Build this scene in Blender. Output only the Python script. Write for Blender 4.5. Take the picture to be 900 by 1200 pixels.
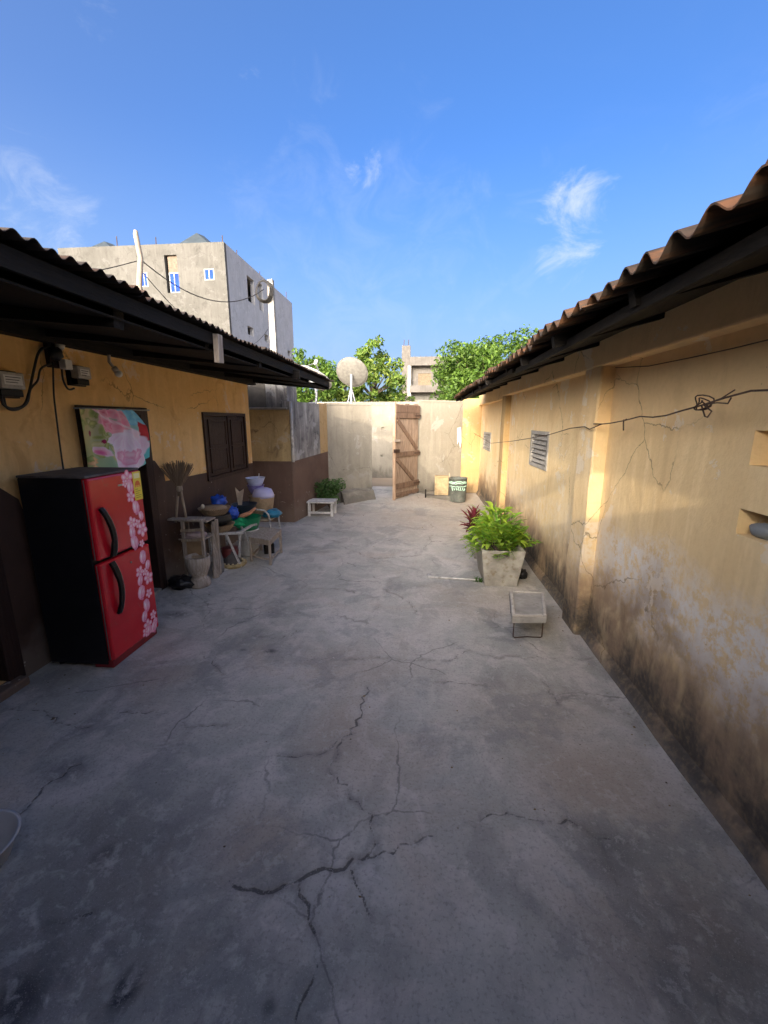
import bpy, math, random
import numpy as np
from mathutils import Vector, Matrix, noise as mnoise

# ------------------------------------------------------------------ clear
for o in list(bpy.data.objects):
    bpy.data.objects.remove(o)
scene = bpy.context.scene
COL = scene.collection
rnd = random.Random(7)

# ------------------------------------------------------------------ camera
# image measured at 900 x 1200; focal length 490 px; alley vanishing point (495, 493)
FPX, VPX, VPY, CAMH = 490.0, 495.0, 493.0, 1.75
_p = math.atan((600 - VPY) / FPX)
_up = Vector((0, math.cos(_p), -math.sin(_p)))              # world up in (right, up, fwd)
_d = Vector((VPX - 450, 600 - VPY, FPX)).normalized()
_y = (_d - _up * _d.dot(_up)).normalized()
_x = _up.cross(_y)
def ray(px, py):
    c = Vector((px - 450, 600 - py, FPX))
    return Vector((_x.dot(c), _y.dot(c), _up.dot(c)))
CAM = Vector((0, 0, CAMH))
def gnd(px, py, z=0.0):
    r = ray(px, py); return CAM + r * ((z - CAMH) / r.z)
def onX(px, py, X):
    r = ray(px, py); return CAM + r * (X / r.x)
def onY(px, py, Y):
    r = ray(px, py); return CAM + r * (Y / r.y)

cd = bpy.data.cameras.new('camera')
cam = bpy.data.objects.new('camera', cd); COL.objects.link(cam)
cd.sensor_fit = 'VERTICAL'; cd.sensor_height = 24.0; cd.lens = 24.0 * FPX / 1200.0
cd.clip_start = 0.02; cd.clip_end = 3000
def cam2w(v): return Vector((_x.dot(v), _y.dot(v), _up.dot(v)))
R_, U_, F_ = (cam2w(Vector(v)) for v in ((1, 0, 0), (0, 1, 0), (0, 0, 1)))
m = Matrix((R_, U_, -F_)).transposed().to_4x4(); m.translation = CAM
cam.matrix_world = m
scene.camera = cam

# ------------------------------------------------------------------ light
SUN_EL, SUN_AZ = math.radians(16.0), math.radians(14.0)     # low sun from behind the camera, a little from the left
SKY_STRENGTH, SUN_STRENGTH, EXPOSURE = 0.15, 0.55, 2.4
w = bpy.data.worlds.new('World'); scene.world = w; w.use_nodes = True
wn = w.node_tree.nodes; wl = w.node_tree.links
for n in list(wn): wn.remove(n)
out = wn.new('ShaderNodeOutputWorld'); bg = wn.new('ShaderNodeBackground')
sky = wn.new('ShaderNodeTexSky'); sky.sky_type = 'NISHITA'; sky.sun_disc = False
sky.sun_elevation = SUN_EL; sky.sun_rotation = math.pi + SUN_AZ
sky.altitude = 50; sky.air_density = 0.3; sky.dust_density = 10.0; sky.ozone_density = 1.0
bg.inputs['Strength'].default_value = SKY_STRENGTH
tc = wn.new('ShaderNodeTexCoord')
def wnode(t, **kw):
    n = wn.new(t)
    for k, v in kw.items(): setattr(n, k, v)
    return n
def wlink(a, b): wl.new(a, b)
# thin wisps of cloud: stretched noise, gathered round a few directions of the sky
def wmath(op, a, b=None, clamp=False):
    n = wnode('ShaderNodeMath', operation=op, use_clamp=clamp)
    for i, v in enumerate((a, b)):
        if v is None: continue
        if isinstance(v, (int, float)): n.inputs[i].default_value = v
        else: wlink(v, n.inputs[i])
    return n.outputs[0]
def wnoise(scale, detail, sc=(1, 1, 1), dist=0.0):
    mp = wnode('ShaderNodeMapping'); mp.inputs['Scale'].default_value = sc
    wlink(tc.outputs['Generated'], mp.inputs['Vector'])
    n = wnode('ShaderNodeTexNoise'); n.inputs['Scale'].default_value = scale; n.inputs['Detail'].default_value = detail
    n.inputs['Distortion'].default_value = dist; n.inputs['Roughness'].default_value = 0.66
    wlink(mp.outputs[0], n.inputs['Vector']); return n.outputs['Fac']
def wramp(v, a, b, lo=0.0, hi=1.0):
    n = wnode('ShaderNodeMapRange', interpolation_type='SMOOTHSTEP')
    wlink(v, n.inputs['Value'])
    for k, x in (('From Min', a), ('From Max', b), ('To Min', lo), ('To Max', hi)): n.inputs[k].default_value = x
    return n.outputs[0]
cloud = None
n_fine = wnoise(10, 12, (1, 1, 1.3), 0.7)
n_big = wnoise(3.0, 6, (1, 1, 2.2), 0.3)
for (px, py, rad, amt, lo) in ((672, 262, 7.5, 0.65, .36), (664, 305, 5.5, .55, .34), (426, 195, 3.6, .55, .34), (10, 236, 11, .32, .34),
                               (72, 272, 5, .5, .40), (296, 100, 2.8, .45, .46), (36, 186, 3.5, .5, .45), (850, 130, 9, .06, .42), (110, 5, 4, .35, .46),
                               (420, 330, 26, .10, .30), (560, 300, 16, .10, .34)):
    d = ray(px, py).normalized()
    dp = wnode('ShaderNodeVectorMath', operation='DOT_PRODUCT'); wlink(tc.outputs['Generated'], dp.inputs[0]); dp.inputs[1].default_value = d
    mask = wramp(dp.outputs['Value'], math.cos(math.radians(rad)), math.cos(math.radians(rad * 0.15)))
    c = wmath('MULTIPLY', wramp(wmath('ADD', n_fine, wmath('MULTIPLY', wmath('SUBTRACT', mask, 1.0), .42)), lo + .06, lo + .42), amt)
    cloud = c if cloud is None else wmath('MAXIMUM', cloud, c)
veil = wmath('MULTIPLY', wramp(n_big, .5, .9), 0.03)
cloud = wmath('MAXIMUM', cloud, veil)
mixc = wnode('ShaderNodeMix', data_type='RGBA')
wlink(cloud, mixc.inputs['Factor'])
gam = wnode('ShaderNodeGamma'); gam.inputs['Gamma'].default_value = 1.0
wlink(sky.outputs[0], gam.inputs['Color'])
hsv = wnode('ShaderNodeHueSaturation'); hsv.inputs['Saturation'].default_value = 1.48; hsv.inputs['Value'].default_value = 1.0
wlink(gam.outputs[0], hsv.inputs['Color']); tint = wnode('ShaderNodeMix', data_type='RGBA', blend_type='MULTIPLY'); tint.inputs['Factor'].default_value = 1.0; tint.inputs['B'].default_value = (.96, 1.02, 1.03, 1)
wlink(hsv.outputs[0], tint.inputs['A'])
sx = wnode('ShaderNodeSeparateXYZ'); wlink(tc.outputs['Generated'], sx.inputs[0])
hz = wnode('ShaderNodeMix', data_type='RGBA', blend_type='LIGHTEN')                  # pale haze low over the whole horizon
wlink(wramp(sx.outputs['Z'], .42, .02) if False else wmath('POWER', wmath('SUBTRACT', 1.0, wmath('MULTIPLY', sx.outputs['Z'], 2.0, True), True), 1.6), hz.inputs['Factor'])
hz.inputs['B'].default_value = (.66, .96, 1.30, 1)
wlink(tint.outputs['Result'], hz.inputs['A']); wlink(hz.outputs['Result'], mixc.inputs['A'])
mixc.inputs['B'].default_value = (1.25, 1.32, 1.45, 1)
wlink(mixc.outputs['Result'], bg.inputs['Color']); wlink(bg.outputs[0], out.inputs[0])

sd = bpy.data.lights.new('sun', 'SUN'); so = bpy.data.objects.new('sun', sd); COL.objects.link(so)
sd.energy = SUN_STRENGTH; sd.angle = math.radians(0.6); sd.color = (1.0, 0.84, 0.64)
SUND = Vector((math.sin(SUN_AZ) * math.cos(SUN_EL), math.cos(SUN_AZ) * math.cos(SUN_EL), -math.sin(SUN_EL)))
so.rotation_euler = SUND.to_track_quat('-Z', 'Y').to_euler(); so.location = (-3, -8, 8)

vs = scene.view_settings
vs.view_transform = 'Standard'; vs.look = 'None'; vs.exposure = EXPOSURE; vs.gamma = 1.0; vs.use_curve_mapping = False
# ------------------------------------------------------------------ material helper
class NT:
    def __init__(s, name):
        s.mat = bpy.data.materials.new(name); s.mat.use_nodes = True
        s.t = s.mat.node_tree; s.n = s.t.nodes; s.l = s.t.links
        s.b = s.n['Principled BSDF']; s._pos = None
    def new(s, t, **kw):
        n = s.n.new(t)
        for k, v in kw.items(): setattr(n, k, v)
        return n
    def put(s, v, sock):
        if isinstance(v, bpy.types.NodeSocket): s.l.new(v, sock)
        elif isinstance(v, (tuple, list)): sock.default_value = tuple(v) + ((1,) if len(v) == 3 and len(sock.default_value) == 4 else ())
        else: sock.default_value = v
    @property
    def pos(s):
        if s._pos is None: s._pos = s.new('ShaderNodeNewGeometry').outputs['Position']
        return s._pos
    def obj(s): return s.new('ShaderNodeTexCoord').outputs['Object']
    def xyz(s, v=None):
        n = s.new('ShaderNodeSeparateXYZ'); s.l.new(v or s.pos, n.inputs[0]); return n.outputs
    def map(s, sc=(1, 1, 1), v=None, loc=(0, 0, 0), rot=(0, 0, 0)):
        n = s.new('ShaderNodeMapping'); s.l.new(v or s.pos, n.inputs['Vector'])
        n.inputs['Scale'].default_value = sc; n.inputs['Location'].default_value = loc; n.inputs['Rotation'].default_value = rot; return n.outputs[0]
    def noise(s, scale, detail=5, v=None, rough=.6, dist=0, col=False):
        n = s.new('ShaderNodeTexNoise'); s.l.new(v or s.pos, n.inputs['Vector'])
        n.inputs['Scale'].default_value = scale; n.inputs['Detail'].default_value = detail
        n.inputs['Roughness'].default_value = rough; n.inputs['Distortion'].default_value = dist
        return n.outputs['Color' if col else 'Fac']
    def vor(s, scale, v=None, feat='F1', out='Distance'):
        n = s.new('ShaderNodeTexVoronoi', feature=feat); s.l.new(v or s.pos, n.inputs['Vector']); n.inputs['Scale'].default_value = scale
        return n.outputs[out]
    def math(s, op, a, b=None, clamp=False):
        n = s.new('ShaderNodeMath', operation=op, use_clamp=clamp); s.put(a, n.inputs[0])
        if b is not None: s.put(b, n.inputs[1])
        return n.outputs[0]
    def add(s, a, b): return s.math('ADD', a, b)
    def mul(s, a, b): return s.math('MULTIPLY', a, b)
    def ramp(s, v, a, b, lo=0., hi=1.):
        n = s.new('ShaderNodeMapRange', interpolation_type='SMOOTHSTEP'); s.put(v, n.inputs['Value'])
        n.inputs['To Min'].default_value = lo; n.inputs['To Max'].default_value = hi
        if a > b:
            a, b = b, a; n.inputs['To Min'].default_value = hi; n.inputs['To Max'].default_value = lo
        n.inputs['From Min'].default_value = a; n.inputs['From Max'].default_value = b
        return n.outputs[0]
    def mix(s, f, a, b, mode='MIX'):
        n = s.new('ShaderNodeMix', data_type='RGBA', blend_type=mode); s.put(f, n.inputs['Factor']); s.put(a, n.inputs['A']); s.put(b, n.inputs['B']); return n.outputs['Result']
    def attr(s, name, out='Fac'):
        n = s.new('ShaderNodeAttribute', attribute_name=name); return n.outputs[out]
    def rand(s): return s.new('ShaderNodeObjectInfo').outputs['Random']
    def bump(s, h, strength=.5, dist=.02, prev=None):
        n = s.new('ShaderNodeBump'); n.inputs['Strength'].default_value = strength; n.inputs['Distance'].default_value = dist
        s.put(h, n.inputs['Height'])
        if prev is not None: s.l.new(prev, n.inputs['Normal'])
        return n.outputs[0]
    def done(s, col=None, rough=.8, nor=None, metal=0, spec=None, emit=None):
        if col is not None: s.put(col, s.b.inputs['Base Color'])
        s.put(rough, s.b.inputs['Roughness']); s.put(metal, s.b.inputs['Metallic'])
        if spec is not None: s.put(spec, s.b.inputs['Specular IOR Level'])
        if nor is not None: s.l.new(nor, s.b.inputs['Normal'])
        return s.mat
MATS = {}
def simple(name, col, rough=.7, var=.25, scale=9, metal=0, bump=.15, bscale=60, dirt=None, spec=None):
    """plain paint / plastic / fabric with mottling and fine relief"""
    if name in MATS: return MATS[name]
    t = NT(name); v = t.obj()
    n = t.noise(scale, 6, v)
    c2 = tuple(min(1, c * (1 + var)) for c in col); c1 = tuple(c * (1 - var) for c in col)
    c = t.mix(t.ramp(n, .3, .7), c1, c2)
    if dirt: c = t.mix(t.mul(t.ramp(t.noise(scale * 2.3, 7, v), .5, .72), dirt[1]), c, dirt[0])
    MATS[name] = t.done(c, rough, t.bump(t.noise(bscale, 4, v), bump, .01), metal, spec)
    return MATS[name]
def wood(name, col, dark, rough=.8, axis=(8, 8, .7), scale=6):
    if name in MATS: return MATS[name]
    t = NT(name); v = t.obj(); off = t.rand()
    vv = t.new('ShaderNodeVectorMath', operation='ADD'); t.l.new(v, vv.inputs[0]); t.l.new(off, vv.inputs[1])
    mp = t.map(axis, vv.outputs[0])
    g = t.noise(scale, 8, mp, .65, .8)
    c = t.mix(t.ramp(g, .3, .72), dark, col)
    c = t.mix(t.mul(t.ramp(off, 0, 1), .35), c, tuple(x * .6 for x in col))
    c = t.mix(t.mul(t.ramp(t.noise(2.5, 5, vv.outputs[0]), .5, .75), .45), c, tuple(x * .55 for x in dark))
    MATS[name] = t.done(c, rough, t.bump(g, .7, .012), spec=.2)
    return MATS[name]

# ------------------------------------------------------------------ mesh helper
class MB:
    def __init__(s): s.v = []; s.f = []; s.c = []
    def add(s, verts, faces, col=None):
        b = len(s.v); s.v += [Vector(v) for v in verts]; s.f += [tuple(b + i for i in f) for f in faces]
        s.c += [col] * len(verts); return s
    def box(s, x0, x1, y0, y1, z0, z1, col=None):
        v = [(x, y, z) for z in (z0, z1) for y in (y0, y1) for x in (x0, x1)]
        return s.add(v, [(0, 2, 3, 1), (4, 5, 7, 6), (0, 1, 5, 4), (2, 6, 7, 3), (0, 4, 6, 2), (1, 3, 7, 5)], col)
    def bar(s, p0, p1, w, h, up=(0, 0, 1), col=None, w1=None, h1=None):
        p0, p1 = Vector(p0), Vector(p1); d = (p1 - p0).normalized(); up = Vector(up)
        if abs(d.dot(up)) > .98: up = Vector((1, 0, 0))
        a = d.cross(up).normalized(); b = a.cross(d).normalized()
        w1 = w if w1 is None else w1; h1 = h if h1 is None else h1
        v = [p + a * sx * ww / 2 + b * sy * hh / 2 for p, ww, hh in ((p0, w, h), (p1, w1, h1)) for sx, sy in ((-1, -1), (1, -1), (1, 1), (-1, 1))]
        return s.add(v, [(0, 3, 2, 1), (4, 5, 6, 7), (0, 1, 5, 4), (1, 2, 6, 5), (2, 3, 7, 6), (3, 0, 4, 7)], col)
    def tube(s, pts, r, seg=8, closed=False, col=None):
        pts = [Vector(p) for p in pts]; n = len(pts); rs = r if isinstance(r, (list, tuple)) else [r] * n
        verts = []; prev = None
        for i, p in enumerate(pts):
            if closed: d = pts[(i + 1) % n] - pts[i - 1]
            else: d = pts[min(i + 1, n - 1)] - pts[max(i - 1, 0)]
            d.normalize()
            if prev is None:
                a = d.orthogonal().normalized()
            else:
                a = prev - d * prev.dot(d)
                a = a.normalized() if a.length > 1e-5 else d.orthogonal().normalized()
            prev = a; b = d.cross(a)
            verts += [p + (a * math.cos(2 * math.pi * k / seg) + b * math.sin(2 * math.pi * k / seg)) * rs[i] for k in range(seg)]
        f = []
        for i in range(n if closed else n - 1):
            j = (i + 1) % n
            f += [(i * seg + k, i * seg + (k + 1) % seg, j * seg + (k + 1) % seg, j * seg + k) for k in range(seg)]
        if not closed: f += [tuple(range(seg))[::-1], tuple((n - 1) * seg + k for k in range(seg))]
        return s.add(verts, f, col)
    def lathe(s, prof, c=(0, 0, 0), seg=24, sq=(1, 1), wob=0, col=None):
        """profile of (r, z); a profile that doubles back makes an open vessel with a wall"""
        c = Vector(c); verts = []; f = []; n = len(prof)
        for r, z in prof:
            for k in range(seg):
                a = 2 * math.pi * k / seg; rr = max(r, 1e-4)
                if wob: rr *= 1 + wob * mnoise.noise(Vector((math.cos(a) * 1.5, math.sin(a) * 1.5, z * 6 + c.x * 9)))
                verts.append(c + Vector((rr * math.cos(a) * sq[0], rr * math.sin(a) * sq[1], z)))
        for i in range(n - 1):
            f += [(i * seg + k, i * seg + (k + 1) % seg, (i + 1) * seg + (k + 1) % seg, (i + 1) * seg + k) for k in range(seg)]
        f += [tuple(range(seg))[::-1], tuple((n - 1) * seg + k for k in range(seg))]
        return s.add(verts, f, col)
    def prism(s, poly, n, t, col=None):
        """planar polygon (3D points) extruded by vector n * t"""
        n = Vector(n).normalized() * t; k = len(poly); a = [Vector(p) for p in poly]
        return s.add(a + [p + n for p in a], [tuple(range(k))[::-1], tuple(range(k, 2 * k))] + [(i, (i + 1) % k, k + (i + 1) % k, k + i) for i in range(k)], col)
    def blob(s, c, r, seg=14, rings=9, amp=.25, freq=2.5, flat=0, seed=0, col=None):
        c = Vector(c); r = Vector(r if isinstance(r, (tuple, list)) else (r, r, r)); v = []; f = []
        for i in range(rings + 1):
            th = math.pi * i / rings
            for k in range(seg):
                ph = 2 * math.pi * k / seg
                d = Vector((math.sin(th) * math.cos(ph), math.sin(th) * math.sin(ph), math.cos(th)))
                q = 1 + amp * mnoise.noise(d * freq + Vector((seed * 3.1, seed, 0)))
                p = Vector((d.x * r.x, d.y * r.y, d.z * r.z)) * q
                if flat and p.z < -flat: p.z = -flat
                v.append(c + p)
        for i in range(rings):
            f += [(i * seg + k, (i + 1) * seg + k, (i + 1) * seg + (k + 1) % seg, i * seg + (k + 1) % seg) for k in range(seg)]
        return s.add(v, f, col)
    def mesh(s, name, org=(0, 0, 0), smooth=False):
        org = Vector(org); me = bpy.data.meshes.new(name)
        me.from_pydata([v - org for v in s.v], [], s.f)
        if any(c is not None for c in s.c):
            ca = me.color_attributes.new('col', 'FLOAT_COLOR', 'POINT')
            ca.data.foreach_set('color', [x for c in s.c for x in ((*(c or (1, 1, 1)), 1.0))])
        if smooth: me.polygons.foreach_set('use_smooth', [True] * len(me.polygons))
        me.update(); return me
def root_loc(o):
    p = Vector((0, 0, 0))
    while o is not None: p = p + o.location; o = o.parent
    return p
def obj(name, mb, mat, parent=None, loc=None, smooth=False, bevel=0, solid=0, kind=None):
    """mesh in world coordinates -> one object; parts hang on their thing, whose origin they share"""
    org = root_loc(parent) if parent is not None else Vector(loc or (0, 0, 0))
    if isinstance(mb, bpy.types.Mesh): me = mb
    else: me = mb.mesh(name, org, smooth)
    o = bpy.data.objects.new(name, me); COL.objects.link(o)
    if parent is not None: o.parent = parent
    elif loc is not None: o.location = loc
    if mat is not None and not me.materials: me.materials.append(mat)
    if bevel:
        b = o.modifiers.new('bevel', 'BEVEL'); b.width = bevel; b.segments = 2; b.limit_method = 'ANGLE'
    if solid:
        q = o.modifiers.new('solid', 'SOLIDIFY'); q.thickness = solid
    if kind: o['kind'] = kind
    return o
def tag(o, label, cat, group=None):
    o['label'] = label; o['category'] = cat
    if group: o['group'] = group
    return o
def thing(name, label, cat, loc=(0, 0, 0), group=None):
    o = bpy.data.objects.new(name, None); COL.objects.link(o); o.location = loc; o.empty_display_size = .1
    return tag(o, label, cat, group)
def struct(o): o['kind'] = 'structure'; return o
def wall_face(mb, O, U, N, u0, u1, z0, z1, holes=(), thick=.18, back=True, zt=None, depth=None):
    """upright wall: front face in the plane O + u*U + z, normal N, with rectangular openings (u0,u1,z0,z1[,depth]);
    an opening with a depth is a niche with a back, without one it goes through"""
    O, U, N = Vector(O), Vector(U).normalized(), Vector(N).normalized()
    P = lambda u, z, d=0: O + U * u + Vector((0, 0, z)) - N * d
    us = sorted({u0, u1, *[h[0] for h in holes], *[h[1] for h in holes]}); zs = sorted({z0, z1, *[h[2] for h in holes], *[h[3] for h in holes]})
    q = lambda a, b, c, d: mb.add([a, b, c, d], [(0, 1, 2, 3)])
    for i in range(len(us) - 1):
        for j in range(len(zs) - 1):
            uc, zc = (us[i] + us[i + 1]) / 2, (zs[j] + zs[j + 1]) / 2
            h = [k for k in holes if k[0] < uc < k[1] and k[2] < zc < k[3]]
            if not h:
                q(P(us[i], zs[j]), P(us[i + 1], zs[j]), P(us[i + 1], zs[j + 1]), P(us[i], zs[j + 1]))
            if not h or len(h[0]) > 4:
                q(P(us[i], zs[j], thick), P(us[i], zs[j + 1], thick), P(us[i + 1], zs[j + 1], thick), P(us[i + 1], zs[j], thick))
    for h in holes:
        a, b, c, d = h[:4]; e = h[4] if len(h) > 4 else thick
        q(P(a, c), P(a, d), P(a, d, e), P(a, c, e)); q(P(b, c), P(b, c, e), P(b, d, e), P(b, d))
        q(P(a, d), P(b, d), P(b, d, e), P(a, d, e)); q(P(a, c), P(a, c, e), P(b, c, e), P(b, c))
        if len(h) > 4: q(P(a, c, e), P(b, c, e), P(b, d, e), P(a, d, e))
    q(P(u0, z0), P(u0, z1), P(u0, z1, thick), P(u0, z0, thick)); q(P(u1, z0), P(u1, z0, thick), P(u1, z1, thick), P(u1, z1))
    q(P(u0, z1), P(u1, z1), P(u1, z1, thick), P(u0, z1, thick)); q(P(u0, z0), P(u0, z0, thick), P(u1, z0, thick), P(u1, z0))
    return mb
def corrugated(y0, y1, xa, za, xb, zb, pitch, amp, seg=8, jx=0, nx=3, thick=.005, sag=0, seed=0, axis='Y'):
    """one corrugated sheet: waves run across the sheet, ridges run down the slope from b to a"""
    n = max(2, int(round((y1 - y0) / pitch * seg))); mb = MB(); top = []; rr = random.Random(seed * 7 + 3)
    ph = rr.uniform(-.5, .5); am = rr.uniform(.85, 1.12); dent = [(rr.uniform(y0, y1), rr.uniform(.03, .09), rr.uniform(-.9, .5)) for _ in range(2)]
    for j in range(nx + 1):
        t = j / nx
        for i in range(n + 1):
            y = y0 + (y1 - y0) * i / n
            e = (jx if j == 0 else 0) * (1 + .6 * math.sin(y * 5 + seed) + .9 * mnoise.noise(Vector((y * 9, seed, 0))))
            x = xa + (xb - xa) * t + e; z = za + (zb - za) * t + amp * am * math.cos(2 * math.pi * y / pitch + ph) + amp * sum(q * math.exp(-((y - c_) / w_) ** 2) for c_, w_, q in dent) * (1 - t) + .35 * amp * mnoise.noise(Vector((y * 3, seed * 2, t))) + sag * math.sin(math.pi * (i / n)) * (1 - t)
            top.append(Vector((x, y, z)))
    k = len(top); v = top + [p - Vector((0, 0, thick)) for p in top]; f = []
    for j in range(nx):
        for i in range(n):
            a, b, c, d = j * (n + 1) + i, j * (n + 1) + i + 1, (j + 1) * (n + 1) + i + 1, (j + 1) * (n + 1) + i
            f += [(a, b, c, d), (k + a, k + d, k + c, k + b)]
    for i in range(n):
        f.append((i, k + i, k + i + 1, i + 1)); q = nx * (n + 1) + i; f.append((q, q + 1, k + q + 1, k + q))
    for j in range(nx):
        a, d = j * (n + 1), (j + 1) * (n + 1); f.append((a, d, k + d, k + a)); a += n; d += n; f.append((a, k + a, k + d, d))
    if axis == 'X': v = [Vector((p.y, p.x, p.z)) for p in v]
    return mb.add(v, f)
# ================================================================== MATERIALS OF THE SETTING
XR, XL = 1.393, -2.72
def mat_ground():
    t = NT('worn_concrete'); x, y, z = t.xyz()
    big = t.noise(.55, 5, dist=.4); mid = t.noise(2.3, 7, dist=.6); fine = t.noise(26, 6); grit = t.noise(120, 3)
    c = t.mix(t.ramp(big, .36, .64), (.335, .333, .30), (.515, .505, .455))
    c = t.mix(t.mul(t.ramp(mid, .44, .60), .75), c, (.58, .545, .50))
    c = t.mix(t.mul(t.ramp(t.noise(4.5, 8, t.map((1, .5, 1)), dist=.7), .50, .66), .42), c, (.22, .207, .20))
    c = t.mix(t.mul(t.ramp(t.noise(1.15, 6, t.map(loc=(7, 3, 0)), dist=.8), .5, .7), .5), c, (.46, .385, .31))     # brown dust
    sm = t.noise(1.7, 8, t.map((1, 1, 1), loc=(2, 9, 0)), dist=1.5)
    c = t.mix(t.mul(t.ramp(sm, .55, .60), .5), c, (.62, .58, .54))                                                   # worn pale skins of screed
    c = t.mix(t.mul(t.ramp(fine, .35, .75), .30), c, (.29, .27, .255))
    du = t.attr('dust'); c = t.mix(t.mul(du, t.ramp(t.add(fine, t.mul(mid, .6)), .4, .8)), c, (.38, .325, .27))
    pale = t.attr('pale'); c = t.mix(t.mul(pale, t.ramp(t.noise(9, 7, dist=.8), .40, .58)), c, (.52, .50, .475))
    ca_ = t.mix(.16, t.pos, t.noise(3.2, 6, col=True)); fc = t.mul(t.ramp(t.vor(1.25, ca_, 'DISTANCE_TO_EDGE'), .0075, .0015), t.ramp(t.noise(1.3, 4, t.map(loc=(9, 2, 0))), .47, .60))
    c = t.mix(t.mul(fc, .6), c, (.10, .095, .09))                                                                      # hairline cracks
    bs = t.noise(1.5, 9, t.map(loc=(13, 5, 0)), rough=.7, dist=.4); c = t.mix(t.mul(t.ramp(bs, .52, .60), .42), c, (.19, .20, .205))   # old damp stains
    st = t.attr('stain_shade'); c = t.mix(t.mul(st, t.ramp(t.noise(14, 6, dist=.6), .3, .5)), c, (.05, .05, .055))  # floor stains, plus the near shade painted in with them
    cd_ = t.add(t.attr('crackd'), t.mul(t.math('SUBTRACT', t.noise(38, 4), .5), .012))
    edge = t.ramp(cd_, .034, .006); c = t.mix(t.mul(edge, t.ramp(t.noise(6, 5), .38, .65, .0, .6)), c, (.20, .183, .165))
    core = t.mul(t.ramp(cd_, .0066, .0026), t.ramp(t.noise(2.6, 4, t.map(loc=(4, 4, 4))), .33, .48, .22, 1)); c = t.mix(t.mul(core, .8), c, (.055, .05, .048))
    c = t.mix(t.mul(t.ramp(t.vor(55), .10, .02), t.ramp(t.noise(5, 3), .5, .62)), c, (.04, .04, .045))                 # pits
    g2 = t.noise(210, 2); c = t.mix(t.mul(t.ramp(t.noise(70, 5), .50, .70), .45), c, (.16, .15, .145)); c = t.mix(t.mul(t.ramp(g2, .60, .72), .55), c, (.60, .57, .53)); c = t.mix(t.mul(t.ramp(t.noise(11, 8, dist=.2, rough=.75), .56, .60), .35), c, (.56, .53, .49))
    h = t.add(t.mul(mid, .5), t.add(t.mul(fine, .22), t.mul(grit, .10)))
    h = t.add(h, t.mul(t.ramp(sm, .57, .60), .08)); h = t.math('SUBTRACT', h, t.mul(core, .12))
    r = t.ramp(mid, .3, .7, .52, .78)
    return t.done(c, r, t.bump(h, .55, .03), spec=.35)
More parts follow.
